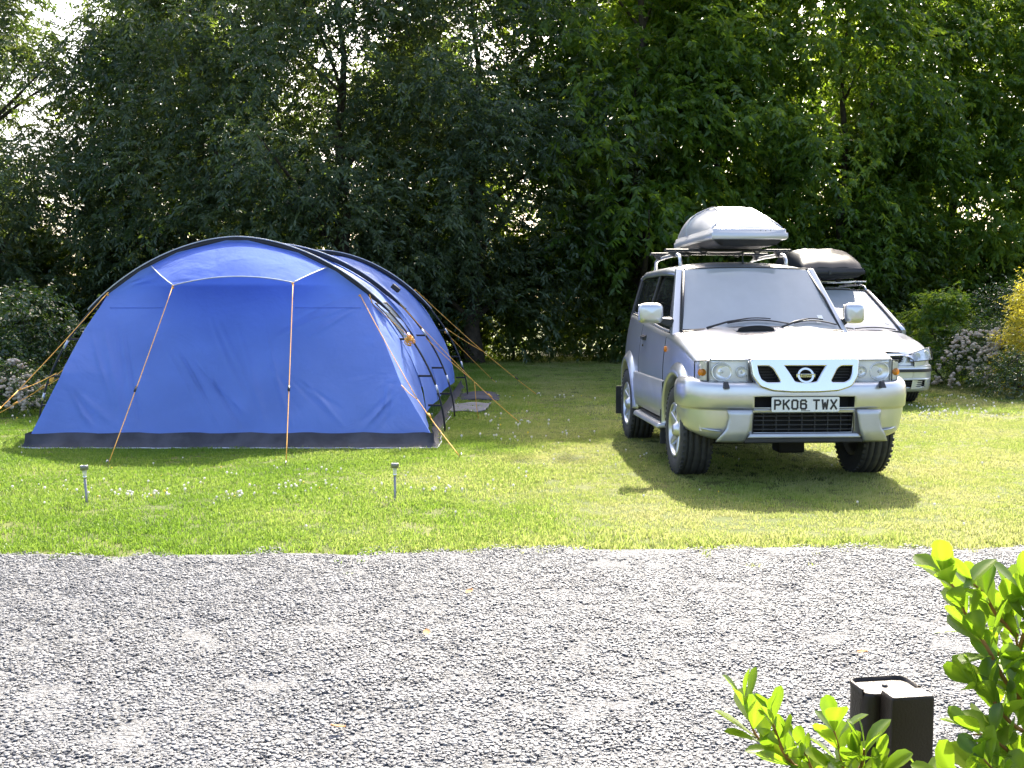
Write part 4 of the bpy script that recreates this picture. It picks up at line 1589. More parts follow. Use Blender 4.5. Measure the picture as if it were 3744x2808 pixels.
    # number plate
    pl = curve_mesh('number_plate', [round_poly([(-.26, -.0555), (.26, -.0555), (.26, .0555), (-.26, .0555)], .012)], .003)
    po = put('number_plate', pl, 'plate', t, loc=(0, -.728, .632))
    for ch in plate_text('PK06 TWX', .079, .014):
        ch.build('character', 'ink', po, loc=(0, -.0035, .0))
    mb = MB(); mb.box((0, -.0042, -.047), (.07, .0008, .004)); mb.build('maker_strip', 'ink', po)

    # ---- grille
    g = bpy.data.objects.new('grille', None); C.objects.link(g); g.parent = t; g.location = (0, -.66, 0)
    def mirp(P): return P+[(-x, z) for x, z in P[::-1]]
    outer = round_poly(mirp([(.408, .964), (.392, .835), (.345, .768), (.25, .736), (.10, .726)]), .02, 4)
    cen = round_poly(mirp([(.172, .925), (.128, .86), (.088, .792), (.05, .785)]), .012, 3)
    lft = round_poly([(-.375, .925), (-.275, .925), (-.240, .90), (-.185, .80), (-.20, .785), (-.30, .785), (-.345, .81), (-.365, .86)], .015, 3)
    rgt = [(-x, z) for x, z in lft][::-1]
    gm = curve_mesh('grille_frame', [outer, cen, lft, rgt], .026, .010)
    gf = put('grille_frame', gm, 'chrome', g, loc=(0, -.030, 0))
    tilt = Matrix.Translation((0, 0, .84)) @ Matrix.Rotation(math.radians(-12), 4, 'X') @ Matrix.Translation((0, 0, -.84))
    gm.transform(tilt)
    mb = MB(); mb.grid(lambda u, v: ((2*u-1)*.385, .03, .77+.17*v), 4, 2); mb.build('grille_backing', 'void', g)
    for k in range(7):
        mb = MB(); mb.box((0, .010, .785+.022*k), (.76, .012, .005)); mb.build('slat', 'black', g)
    # badge: ring with a bar across
    ring = [[(.062*math.cos(a), .850+.058*math.sin(a)) for a in np.linspace(0, 2*math.pi, 41)[:-1]], [(.049*math.cos(a), .850+.045*math.sin(a)) for a in np.linspace(0, 2*math.pi, 41)[:-1]]]
    bm_ = curve_mesh('badge', ring, .006, .002)
    bm_.transform(Matrix.Translation((0, 0, .85)) @ Matrix.Rotation(math.radians(-14), 4, 'X') @ Matrix.Translation((0, 0, -.85)))
    bd = put('badge', bm_, 'chrome', g, loc=(0, -.058, 0))
    mb = MB(); mb.box((0, 0, .850), (.146, .014, .028)); mb.build('badge_bar', 'chrome', bd, bevel=.003)
    tm = text_mesh('badge_lettering', 'NISSAN', .026, .0006, .0004)
    put('badge_lettering', tm, 'ink', bd, loc=(0, -.0082, .850))

    # ---- headlamps
    for s in (-1, 1):
        h = bpy.data.objects.new('headlight', None); C.objects.link(h); h.parent = t
        def fy(x): return -.628+.055*max(0, (abs(x)-.42)/.36)**2
        def lens(x0, x1, z0a, z1a, z0b, z1b, d):
            mb = MB()
            mb.grid(lambda u, v: (s*(x0+(x1-x0)*u), fy(x0+(x1-x0)*u)+d-.008*math.sin(math.pi*v), (z0a+(z0b-z0a)*u)*(1-v)+(z1a+(z1b-z1a)*u)*v), 8, 6)
            return mb
        # housing
        R = []
        for x in np.linspace(.418, .705, 8):
            R.append([(s*x, fy(x), .962), (s*x, fy(x)+.014, .957), (s*x, fy(x)+.014, .800), (s*x, fy(x), .793)])
        mb = MB(); mb.rows(R, smooth=False)
        for x in (.418, .705):
            mb.add([(s*x, fy(x), .962), (s*x, fy(x)+.014, .957), (s*x, fy(x)+.014, .800), (s*x, fy(x), .793)], [(0, 1, 2, 3)])
        mb.build('lamp_housing', 'lamp_body', h)
        # border of the lamp face
        fr = [(.418, .793), (.705, .793), (.705, .964), (.418, .964)]
        mb = MB()
        ringp = []
        for a, b in zip(fr, fr[1:]+fr[:1]):
            for k in range(6): ringp.append((s*(a[0]+(b[0]-a[0])*k/6), fy(a[0]+(b[0]-a[0])*k/6)-.002, a[1]+(b[1]-a[1])*k/6))
        ringp.append(ringp[0]); mb.tube(ringp, .006, 6); mb.build('lamp_border', 'silver_trim', h)
        # reflectors
        for cx, rr, rx in ((.612, .066, 1.12), (.465, .040, 1.0)):
            mb = MB()
            V = []
            m_ = 28
            for dz, k in ((.006, 1.10), (-.006, 1.06), (-.004, 1.0), (.004, .86), (.010, .5), (.011, .2), (.0, .14), (-.003, .02)):
                for i in range(m_):
                    a = 2*math.pi*i/m_
                    V.append((s*(cx+rr*rx*k*math.cos(a)), fy(cx)+.004+dz, .872+rr*k*math.sin(a)))
            Fs = [(j*m_+i, j*m_+(i+1) % m_, (j+1)*m_+(i+1) % m_, (j+1)*m_+i) for j in range(7) for i in range(m_)]
            mb.add(V, Fs, True); mb.build('reflector', 'lamp_refl', h)
        lens(.420, .703, .796, .961, .796, .961, -.004).build('lens', 'lens', h)
        # indicator at the corner, wrapping round
        def ip(u, v, d):
            a = u*math.pi/2*.85
            x = .715+.080*math.sin(a)+d*math.sin(a); y = fy(.715)+.115*(1-math.cos(a))-d*math.cos(a)
            z0 = .798+.012*u; z1 = .962-.012*u
            return (s*x, y, z0+(z1-z0)*v)
        mb = MB(); mb.grid(lambda u, v: ip(u, v, -.018), 8, 6); io = mb.build('indicator', 'lamp_refl', h)
        mb = MB()
        for k in range(1):
            mb.lathe([(-.012, .0), (-.010, .02), (0, .034), (.012, .036)], n=16, axis='Y', c=ip(.38, .42, -.006))
        mb.build('indicator_bulb', 'amber', io)
        mb = MB(); mb.grid(lambda u, v: ip(u, v, .004), 8, 6); mb.build('indicator_lens', 'lens', io)
        mb = MB()
        rp = [ip(u, 0, .005) for u in np.linspace(0, 1, 7)]+[ip(1, v, .005) for v in np.linspace(0, 1, 5)[1:]]+[ip(u, 1, .005) for u in np.linspace(1, 0, 7)[1:]]+[ip(0, v, .005) for v in np.linspace(1, 0, 5)[1:]]
        mb.tube(rp, .005, 5); mb.build('indicator_border', 'black', io)
        # tail lamp
        mb = MB(); mb.box((s*.60, 3.15, 1.0), (.12, .05, .36)); mb.build('tail_light', 'amber', t, bevel=.02)
    # ---- roof rails, cross bars, aerial
    for s in (-1, 1):
        x = s*.505
        mb = MB()
        mb.tube([(x, 1.41, roof_z(.5, 1.41)-.005), (x, 1.43, 1.81), (x, 1.48, 1.852), (x, 1.58, 1.866), (x, 2.1, 1.866), (x, 2.52, 1.855), (x, 2.62, 1.83), (x, 2.66, 1.72)], .017, 10)
        mb.build('roof_rail', 'alu', t)
    for y in (1.62, 2.36):
        mb = MB(); mb.box((0, y, 1.910), (1.22, .032, .022))
        br = mb.build('roof_bar', 'box_black', t, bevel=.006)
        for s in (-1, 1):
            mb = MB(); mb.hexa([(s*.475, y-.03, 1.845), (s*.535, y-.03, 1.845), (s*.535, y+.03, 1.845), (s*.475, y+.03, 1.845), (s*.45, y-.035, 1.900), (s*.59, y-.035, 1.900), (s*.59, y+.035, 1.900), (s*.45, y+.035, 1.900)])
            mb.build('bar_clamp', 'black', br, bevel=.008)
            mb = MB(); mb.box((s*.612, y, 1.910), (.012, .036, .026)); mb.build('bar_end_cap', 'black', br)
    mb = MB(); mb.tube([(.01, 1.12, roof_z(0, 1.12)-.004), (.012, 1.13, roof_z(0, 1.12)+.03)], [.014, .008], 10); mb.tube([(.012, 1.13, roof_z(0, 1.12)+.028), (.022, 1.19, 1.875)], [.006, .004], 8); mb.build('aerial', 'black', t)
    # spare wheel on the tail
    mb = MB(); mb.lathe([(3.16, .0), (3.16, .30), (3.18, .35), (3.30, .36), (3.36, .33), (3.37, .0)], n=40, axis='Y', c=(.05, 0, .93)); mb.build('spare_wheel', 'tyre', t)
    mb = MB(); mb.box((0, 3.14, .55), (1.5, .16, .22)); mb.build('rear_bumper', 'silver', t, bevel=.05, seg=3)
off_road()

# ------------------------------------------------------------------ roof boxes
def roof_box(name, loc, rz, Lh, W, zrim, hmax, mats, label, side_scoop=True, lid_line=False, ex=(.62, .78)):
    t = empty(name, loc, rz, label, 'roof box')
    # Y runs from the nose (0) to the tail (Lh)
    def wv(q): return W/2*smooth_interp(q, [0, .08, .3, .7, .95, 1], [.93, .985, 1, 1, .93, .86])
    def hv(q): return hmax*smooth_interp(q, [0, .05, .2, .42, .7, .93, 1], [.10, .36, .72, 1.0, .98, .62, .30])
    R = []
    for j in range(33):
        q = j/32; row = []
        w, h = wv(q), hv(q)
        for i in range(33):
            a = math.pi*i/32
            c_, s_ = math.cos(a), math.sin(a)
            x = -w*.955*abs(c_)**ex[0]*(1 if c_ > 0 else -1)
            z = h*abs(s_)**ex[1]
            # hollow swept into each flank of the lid
            if side_scoop:
                xn = abs(x)/w
                e_ = ((q-.34)/.30)**2+((xn-1.0)/.52)**2
                if e_ < 1: z -= min(z*.8, .075*(1-e_)**.6)
            if lid_line:
                z += .018*max(0, 1-((abs(x)/w-.35)/.12)**2) if abs(abs(x)/w-.35) < .12 else 0
            row.append((x, .02+q*(Lh-.04), zrim+.052+z))
        R.append(row)
    mb = MB()
    mb.rows(R)
    mb.add(R[0], [tuple(range(33))]); mb.add(R[-1], [tuple(range(33))])
    lid = mb.build('lid', mats[0], t)
    if side_scoop:
        for s in (-1, 1):
            P = []
            for k in range(29):
                a = math.pi*k/28
                q = .34+.30*math.cos(a); xn = .97-.49*math.sin(a)
                w, h = wv(q), hv(q)
                c_ = min(1, (xn/.955))**(1/ex[0])
                P.append((s*xn*w, .02+q*(Lh-.04), zrim+.052+h*math.sqrt(max(0, 1-c_*c_))**ex[1]+.002))
            mb = MB(); mb.tube(P, .007, 6); mb.build('lid_rib', mats[0], lid)
    # stepped rim and tray
    def loop(e, z):
        P = []
        for j in range(33):
            q = j/32; P.append((-wv(q)-e, q*Lh-(e if q < .5 else -e)*(1 if j in (0, 32) else 0), z))
        for j in range(32, -1, -1):
            q = j/32; P.append((wv(q)+e, q*Lh-(e if q < .5 else -e)*(1 if j in (0, 32) else 0), z))
        P.append(P[0])
        return P
    mb = MB()
    mb.rows([loop(-.022, zrim+.085), loop(-.004, zrim+.080), loop(-.002, zrim+.048), loop(.012, zrim+.044), loop(.014, zrim), loop(.004, zrim-.010), loop(-.03, zrim-.012)])
    mb.build('rim', mats[0], lid)
    mb = MB()
    lp = [loop(-.03, zrim-.010), loop(-.07, zrim-.05), loop(-.12, zrim-.065)]
    mb.rows(lp); mb.add(lp[-1][:-1], [tuple(range(len(lp[-1])-1))])
    mb.build('tray', mats[1], t)
    return t
# on the off-road car
cc, ss = math.cos(.0582), math.sin(.0582)
def on_car(x, y): return (2.171+x*cc-y*ss, 8.889+x*ss+y*cc, 0)
BOX1 = roof_box('roof_box', on_car(.015, .93), .0582, 1.70, .72, 1.985, .29, ('box_silver', 'black'), 'glossy silver roof box on the off-road car')
for yy in (.69, 1.43):
    for s in (-1, 1):
        mb = MB(); mb.box((s*.26, yy, 1.912), (.09, .06, .03)); mb.tube([(s*.26-.04, yy, 1.915), (s*.26-.02, yy-.03, 1.885), (s*.26+.02, yy-.03, 1.885), (s*.26+.04, yy, 1.915)], .008, 6)
        mb.build('mounting_claw', 'black', BOX1, bevel=.006)
for k in range(3):
    mb = MB(); mb.lathe([(0, .004), (-.004, .003), (-.0045, 0)], n=8, axis='Y', c=(.10+.045*k, -.004, 2.05)); mb.build('rivet', 'black', BOX1)

# ------------------------------------------------------------------ silver people carrier behind (origin: ground under front axle)
MPV = empty('people_carrier', (4.98, 15.72, 0), .02, 'pale silver people carrier parked behind the off-road car, half hidden', 'car')
def people_carrier():
    t = MPV
    RW = .315
    for x in (-.735, .735):
        for y in (0, 2.69):
            make_wheel(t, 'wheel', (x, y, RW), RW, .20, .19, -1 if x < 0 else 1, spokes=7)
    RI = .365
    def W0(y): return smooth_interp(y, [-.86, -.80, -.60, -.3, .3, 1.5, 2.8, 3.25, 3.44], [.52, .66, .795, .845, .868, .871, .855, .80, .70])
    def ZS(y): return smooth_interp(y, [-.86, -.75, -.45, .0, .30, .9, 2.0, 3.44], [.70, .765, .865, .955, 1.00, 1.02, 1.05, 1.08])
    def sx(y, z):
        d = (z-.66)/.45
        return W0(y)-(.07*d*d if d > 0 else .05*d*d)
    def zb(y):
        for yc in (0, 2.69):
            d = abs(y-yc)
            if d < RI: return max(.24, RW+math.sqrt(RI*RI-d*d))
        return .24
    ys = sorted(set([round(v, 4) for v in list(np.linspace(-.86, 3.44, 56))+list(np.linspace(-.364, .364, 21))+list(np.linspace(2.326, 3.054, 21))]))
    mb = MB()
    for s in (-1, 1):
        R = []
        for y in ys:
            b, top = zb(y), ZS(y); row = []
            for k in range(8):
                z = b+(top-.10-b)*k/7
                row.append((s*sx(y, z), y, z))
            xs_ = sx(y, top-.10)
            for k in range(1, 8):
                a = k/7*math.pi/2
                row.append((s*(xs_-.16*(1-math.cos(a))), y, top-.10+.10*math.sin(a)))
            R.append(row)
        mb.rows(R)
    mb.grid(lambda u, v: ((2*u-1)*.70, 3.44+.05*(1-(2*u-1)**2), .26+.80*v), 10, 5)
    body = mb.build('body', 'silver2', t)
    # bonnet
    def bw(y): return W0(y)-.155
    def bz(x, y):
        w = bw(y); q = min(1, abs(x)/w)
        return ZS(y)+.004+.055*(1-q*q)+.014*math.exp(-((q-.72)/.10)**2)
    mb = MB(); R = []
    for j in range(21):
        y = -.845+1.16*j/20
        R.append([(bw(y)*(-1+2*i/24), y, bz(bw(y)*(-1+2*i/24), y)) for i in range(25)])
    mb.rows(R)
    mb.build('bonnet', 'silver2', t)
    mb = MB(); mb.box((0, 1.3, .27), (1.4, 3.9, .12)); mb.box((0, -.45, .45), (1.1, .6, .35)); mb.build('underbody', 'void', t, bevel=.02)
    for s in (-1, 1):
        for yc in (0, 2.69):
            mb = MB(); R = []
            for i in range(19):
                a = math.radians(-15+210*i/18)
                R.append([(s*xx, yc+math.cos(a)*(RI+.015), max(.24, RW+math.sin(a)*(RI+.015))) for xx in (.84, .66, .50)])
            mb.rows(R); mb.rows([[r[-1] for r in R], [(s*.50, yc, .28)]*19]); mb.build('wheel_arch_liner', 'void', t)
    # nose: grille panel, bumper
    def face(z, x, y0):
        """front face following the plan curve"""
        q = abs(x)/.86
        return y0+.16*q**2.2+.16*max(0, (q-.72)/.28)**2
    def band(name, z0, z1, xw, y0a, y0b, mat, par=t, nv=4, solid=0.):
        mb = MB()
        mb.grid(lambda u, v: ((2*u-1)*xw, face(0, (2*u-1)*xw, y0a+(y0b-y0a)*v), z0+(z1-z0)*v), 28, nv)
        return mb.build(name, mat, par, solid=solid)
    b = band('front_bumper', .385, .555, .855, -.905, -.91, 'silver2')
    band('bumper_top', .480, .560, .858, -.925, -.905, 'silver2', b)
    band('bumper_strip', .478, .520, .861, -.932, -.930, 'black', b, nv=2)
    band('bumper_ledge', .555, .575, .85, -.91, -.85, 'silver2', b, nv=2)
    band('nose_panel', .57, .735, .80, -.872, -.852, 'silver2')
    # lower bumper with intake
    mb = MB()
    def low(u, v):
        x = (2*u-1)*.85
        z = .20+.19*v
        return (x, face(0, x, -.905+.07*(1-v)**2), z+.03*max(0, abs(x)/.85-.6)*(1-v))
    mb.grid(low, 34, 8, skip=lambda i, j: 3 <= i <= 30 and 3 <= j <= 6)
    mb.build('lower_bumper', 'silver2', b, solid=.006)
    mb = MB(); mb.grid(lambda u, v: ((2*u-1)*.76, face(0, (2*u-1)*.76, -.86), .25+.14*v), 20, 2); it = mb.build('intake', 'void', b)
    for k in range(4):
        mb = MB(); z = .275+.027*k
        mb.tube([((2*u-1)*.72, face(0, (2*u-1)*.72, -.880), z) for u in np.linspace(0, 1, 15)], .006, 5); mb.build('slat', 'black', it)
    # grille: V shaped opening with bars
    g = bpy.data.objects.new('grille', None); C.objects.link(g); g.parent = t
    for s in (-1, 1):
        mb = MB(); mb.grid(lambda u, v: (s*(.06+(.30-.02*(1-v)*2)*u), face(0, .3*u, -.885), .60+.105*v), 8, 3); mb.build('grille_opening', 'void', g)
        for k in range(3):
            mb = MB(); z = .625+.027*k
            mb.tube([(s*(.06+.29*u), face(0, .3*u, -.895), z) for u in np.linspace(0, 1, 8)], .006, 5); mb.build('slat', 'black', g)
        fr = [(.06, .705), (.36, .71), (.375, .69), (.345, .62), (.30, .595), (.06, .595)]
        mb = MB(); pts = []
        for a, c in zip(fr, fr[1:]):
            for k in range(5): pts.append((s*(a[0]+(c[0]-a[0])*k/5), face(0, a[0], -.897), a[1]+(c[1]-a[1])*k/5))
        mb.tube(pts, .011, 6); mb.build('grille_surround', 'silver2', g)
    ringp = [(.05*math.cos(a), -.91, .65+.05*math.sin(a)) for a in np.linspace(0, 2*math.pi, 25)]
    mb = MB(); mb.tube(ringp, .007, 6, caps=False); mb.build('badge', 'chrome', g)
    # headlamps
    for s in (-1, 1):
        h = bpy.data.objects.new('headlight', None); C.objects.link(h); h.parent = t
        def hp(u, v, d):
            x = .435+.39*u
            zlo = .610+.030*u; zhi = .705+.115*math.sin(u*math.pi*.5)-.02*u
            z = zlo+(zhi-zlo)*v
            y = face(0, x, -.875)+.05*v+.10*u**2*v*.4
            n = Vector((.35+.5*u, -.9, .25)).normalized()*d
            return (s*(x+n.x), y+n.y, z+n.z)
        mb = MB(); mb.grid(lambda u, v: hp(u, v, .030), 12, 6); mb.build('lamp_housing', 'lamp_refl', h)
        for uc in (.30, .66):
            mb = MB()
            c = Vector(hp(uc, .5, .033)); mb.lathe([(-.006, .048), (-.004, .050), (.004, .036), (.006, .0)], n=18, axis='Y', c=c)
            mb.build('reflector', 'lamp_body', h)
        mb = MB(); mb.grid(lambda u, v: hp(u, v, .046), 12, 6); mb.build('lens', 'lens', h)
        mb = MB()
        rp = [hp(u, 0, .044) for u in np.linspace(0, 1, 9)]+[hp(1, v, .044) for v in np.linspace(0, 1, 5)[1:]]+[hp(u, 1, .044) for u in np.linspace(1, 0, 9)[1:]]+[hp(0, v, .044) for v in np.linspace(1, 0, 5)[1:]]
        mb.tube(rp, .006, 5); mb.build('lamp_border', 'black', h)
        mb = MB(); mb.tube([hp(.80, v, .048) for v in np.linspace(.04, .96, 6)], .007, 5); mb.build('lamp_divider', 'silver_trim', h)
        # tail lights
        mb = MB(); mb.box((s*.72, 3.44, .95), (.14, .06, .4)); mb.build('tail_light', 'amber', t, bevel=.02)
        # bumper side strip
        mb = MB(); mb.tube([(s*(sx(y, .50)+.012), y, .50) for y in np.linspace(.42, 2.25, 14)], .022, 6); mb.build('side_strip', 'black', t)
        # mirror
        mb = MB()
        cx = s*.875
        def mir(u, v):
            a = 2*math.pi*u; q = math.pi*v
            x = abs(math.cos(a))**.5*(1 if math.cos(a) >= 0 else -1); z = abs(math.sin(a))**.5*(1 if math.sin(a) >= 0 else -1)
            r = math.sin(q)**.45
            return (cx+x*r*.075, .70-math.cos(q)*.06, 1.06+z*r*.07)
        mb.grid(mir, 24, 10); mb.tube([(s*.82, .60, 1.02), (s*.93, .60, 1.04)], .03, 8); mb.build('door_mirror', 'black', t)
    # cabin
    def roof_z(x, y):
        c = smooth_interp(y, [1.28, 1.45, 1.9, 2.8, 3.4], [1.628, 1.665, 1.695, 1.680, 1.610])
        return c-.055*abs(x/.60)**2.6
    def roof_w(y): return smooth_interp(y, [1.28, 1.7, 2.6, 3.4], [.585, .62, .62, .56])
    R = []
    for j in range(25):
        y = 1.27+2.13*j/24; w = roof_w(y)
        row = [(-w-.03, y, roof_z(.6, y)-.07)]+[(-w+2*w*i/18, y, roof_z((-w+2*w*i/18)*.6/w, y)) for i in range(19)]+[(w+.03, y, roof_z(.6, y)-.07)]
        R.append(row)
    mb = MB(); mb.rows(R); mb.build('roof', 'silver2', t, solid=.008)
    def wspt(u, v):
        x = 2*u-1; w = .745+(.565-.745)*v
        return (x*w, .255+(1.275-.255)*v-.13*(1-x*x)*(1-.4*v), 1.00+(1.615-1.00)*v**.93+.02*(1-x*x))
    mb = MB(); mb.grid(wspt, 20, 12)
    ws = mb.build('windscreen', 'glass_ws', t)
    mb = MB(); mb.tube([Vector(wspt(i/20, 1))+Vector((0, -.003, .006)) for i in range(21)], .012, 6); mb.tube([Vector(wspt(i/20, 0))+Vector((0, -.02, .004)) for i in range(21)], .016, 6)
    for u in (0, 1): mb.tube([Vector(wspt(u, v))+Vector((0, -.004, .004)) for v in np.linspace(0, 1, 9)], .020, 6)
    mb.build('windscreen_seal', 'black', ws)
    mb = MB(); mb.grid(lambda u, v: Vector(wspt(.895+.035*u, .16+.055*v))+Vector((0, -.006, .004)), 2, 2); mb.build('sticker', 'white_plastic', ws)
    for s in (-1, 1):
        # A pillar bodywork, smooth sweep from wing to roof
        mb = MB(); P = []
        for k in range(11):
            v = k/10
            p = Vector(wspt((s+1)/2, v))
            P.append(p+Vector((s*.045, .05, -.008)))
        mb.tube(P, [.055-.015*k/10 for k in range(11)], 10); mb.build('pillar', 'silver2', t)
        for (y0, y1, nm) in ((.62, 1.80, 'door_window'), (1.86, 2.62, 'door_window'), (2.68, 3.30, 'quarter_window')):
            R = []
            for i in range(7):
                row = []
                for j in range(6):
                    v = j/5; y = y0+(y1-y0)*i/6
                    if y < 1.35: y = y+(1.35-y)*.75*v
                    zt_ = roof_z(.6, max(y, 1.28))-.06; z = (ZS(y)-.01)*(1-v)+zt_*v
                    row.append((s*(.775-.135*v-.04*max(0, (y-2.6)/.8)), y, z))
                R.append(row)
            mb = MB(); mb.rows(R); mb.build(nm, 'glass_side', t)
        for y in (1.83, 2.65, 3.34):
            mb = MB(); mb.tube([(s*.775, y, ZS(y)-.02), (s*.715, y, 1.30), (s*.645, y-.03, 1.60)], [.032, .03, .028], 8); mb.build('pillar', 'silver2', t)
        # roof rail
        mb = MB(); mb.tube([(s*.605, 1.36, 1.61), (s*.61, 1.46, 1.69), (s*.615, 1.7, 1.725), (s*.615, 2.7, 1.72), (s*.60, 3.0, 1.63)], .016, 8); mb.build('roof_rail', 'alu', t)
        # wiper
    for x0, x1 in ((-.62, .0), (.02, .66)):
        u0, u1 = (x0/.745+1)/2, (x1/.745+1)/2
        mb = MB(); mb.tube([Vector(wspt(u0+(u1-u0)*k/10, .02+.03*math.sin(math.pi*k/10)))+Vector((0, -.015, .018)) for k in range(11)], .009, 6); mb.build('wiper', 'black', t)
    mb = MB(); mb.grid(lambda u, v: ((2*u-1)*(.70-.14*v), 3.46-.09*v, 1.08+.44*v), 8, 5); mb.build('rear_window', 'glass_side', t)
    mb = MB(); mb.rows([[(x, y, z) for x in np.linspace(-.72, .72, 9)] for y, z in ((.20, .985), (.70, 1.00), (.92, .98), (.95, .75))]); mb.build('dashboard', 'dash', t)
    for x in (-.37, .37):
        for y0 in (1.65, 2.5):
            mb = MB(); mb.box((x, y0-.22, .66), (.50, .52, .18)); mb.box((x, y0+.06, .90), (.48, .15, .60), Matrix.Rotation(-.22, 3, 'X')); se = mb.build('seat', 'seat', t, bevel=.05, seg=3)
            mb = MB(); mb.box((x, y0+.15, 1.27), (.27, .10, .18)); mb.build('headrest', 'seat', se, bevel=.035)
    for y in (1.75, 2.45):
        mb = MB(); mb.box((0, y, 1.775), (1.46, .03, .02)); br = mb.build('roof_bar', 'alu', t, bevel=.005)
        for s in (-1, 1):
            mb = MB(); mb.box((s*.625, y, 1.748), (.08, .06, .045)); mb.build('bar_clamp', 'black', br, bevel=.008)
people_carrier()
BOX2 = roof_box('roof_box', (4.96-.02*1.3, 15.72+1.05, 0), .02, 1.95, 1.03, 1.885, .36, ('box_black', 'box_black'), 'black roof box on the people carrier', side_scoop=False, lid_line=True, ex=(.36, .5))
for yy in (.70, 1.40):
    for s in (-1, 1):
        mb = MB(); mb.box((s*.3, yy, 1.80), (.08, .06, .06)); mb.build('mounting_claw', 'black', BOX2, bevel=.006)
mb = MB(); mb.box((-.05, -.012, 1.90), (.035, .02, .07)); mb.build('lock', 'black', BOX2, bevel=.004)

# ------------------------------------------------------------------ trees, hedge and shrubs
def leaf_cloud(P, D, Ln, Wd, tint, name, droop=.15):
    """P base points, D axis directions, one folded four-point leaf at each"""
    n = len(P)
    D = D/np.linalg.norm(D, axis=1, keepdims=True)
    R = rng.normal(size=(n, 3)); R[:, 2] += .6
    S = np.cross(D, R); S /= np.linalg.norm(S, axis=1, keepdims=True)+1e-9
    U = np.cross(S, D)
    V = np.empty((n, 4, 3), dtype=np.float32)
    V[:, 0] = P
    mid = P+D*(Ln*.45)[:, None]
    V[:, 1] = mid+S*(Wd*.5)[:, None]+U*(Wd*.16)[:, None]
    V[:, 2] = P+D*Ln[:, None]-np.array([0, 0, 1.])*(Ln*droop)[:, None]
    V[:, 3] = mid-S*(Wd*.5)[:, None]+U*(Wd*.16)[:, None]
    b = np.arange(n)*4
    F = np.concatenate([np.stack([b, b+1, b+2], 1), np.stack([b, b+2, b+3], 1)])
    return fast_mesh(name, V.reshape(-1, 3), F, np.repeat(tint, 4))

def crown_mesh(name, H, z0, rad, nclump, nspray, nleaf, spread, leafL, leafW, sprayL, hang, seed, gaps=(), shape=None, bias=.45):
    """sprays of leaves in clumps spread through an uneven crown"""
    r_ = np.random.default_rng(seed)
    Pl, Dl, Tl, Ll, Wl, cent = [], [], [], [], [], []
    k = 0
    while k < nclump:
        z = z0+(H-z0)*r_.random()**.9
        q = (z-z0)/(H-z0)
        rr = rad*(shape(q) if shape else (math.sin(math.pi*min(1, q*.88+.12))**.6))
        a = r_.random()*6.283
        lob = 1+.20*math.sin(a*3+seed)+.15*math.sin(a*5+z*.9+seed*2)
        d = rr*lob*(r_.random()**bias)
        c = np.array([d*math.cos(a), d*math.sin(a), z])
        k += 1
        if any(((c[0]-g[0])/g[3])**2+((c[1]-g[1])/g[4])**2+((c[2]-g[2])/g[5])**2 < 1 for g in gaps):
            continue
        cent.append(c)
        ct = np.clip(r_.normal(.45, .28), 0, 1)
        out = np.array([math.cos(a), math.sin(a), .15])
        for _ in range(nspray):
            sd = out*.8+r_.normal(0, .75, 3); sd[2] -= hang*.5
            sd /= np.linalg.norm(sd)
            s0 = c+r_.normal(0, spread, 3)*np.array([1, 1, .7])
            sl = sprayL*(.6+.7*r_.random())
            t = (np.arange(nleaf)+r_.random(nleaf))/nleaf
            pos = s0+np.outer(t*sl, sd); pos[:, 2] -= hang*sl*.8*t**2
            tang = sd[None, :]+np.array([0, 0, -1.])*(hang*1.6*t)[:, None]
            side = np.cross(tang, [0, 0, 1.])+1e-6
            side /= np.linalg.norm(side, axis=1, keepdims=True)
            sg = np.where(np.arange(nleaf) % 2, 1., -1.)
            dd = tang/np.linalg.norm(tang, axis=1, keepdims=True)*.7+side*sg[:, None]*.8+r_.normal(0, .28, (nleaf, 3))
            dd[:, 2] -= .35
            Pl.append(pos); Dl.append(dd)
            Tl.append(np.clip(ct+r_.normal(0, .16, nleaf), 0, 1))
            Ll.append(leafL*(.65+.6*r_.random(nleaf))); Wl.append(leafW*(.7+.5*r_.random(nleaf)))
    me = leaf_cloud(np.concatenate(Pl), np.concatenate(Dl), np.concatenate(Ll), np.concatenate(Wl), np.concatenate(Tl), name)
    return me, cent

def trunk_mesh(name, H, r0, cents, seed, lean=.0, nlimb=14):
    r_ = np.random.default_rng(seed)
    mb = MB()
    n = 10
    ax = [Vector((lean*(k/n)**1.5*H*.3+.10*math.sin(k*1.3+seed), .08*math.sin(k*1.7+seed*2), H*.82*k/n)) for k in range(n+1)]
    ax[0] = Vector((0, 0, -.15))
    mb.tube(ax, [r0*(1.35 if k == 0 else 1)*(1-.86*k/n) for k in range(n+1)], 9)
    cs = [Vector(c) for c in cents]
    r_.shuffle(cs)
    for c in cs[:nlimb]:
        zz = max(.8, c.z-(.5+.35*math.hypot(c.x, c.y)))
        k = min(n-1, max(1, int(zz/(H*.82)*n)))
        s = ax[k]; rs = r0*(1-.86*k/n)*.55
        mid = s.lerp(c, .5)+Vector((r_.normal(0, .12), r_.normal(0, .12), .25))
        path = []
        for i in range(8):
            t = i/7; path.append(s*(1-t)**2+mid*2*t*(1-t)+c*t*t)
        mb.tube(path, [max(.008, rs*(1-.88*i/7)) for i in range(8)], 6)
    return mb.mesh(name)

def tree(name, loc, rz, sc, crown, trunk, mat, label, cat, group):
    t = empty(name, loc, rz, label, cat, group)
    t.scale = (sc, sc, sc)
    put('trunk', trunk, 'bark', t)
    put('crown', crown, mat, t)
    return t

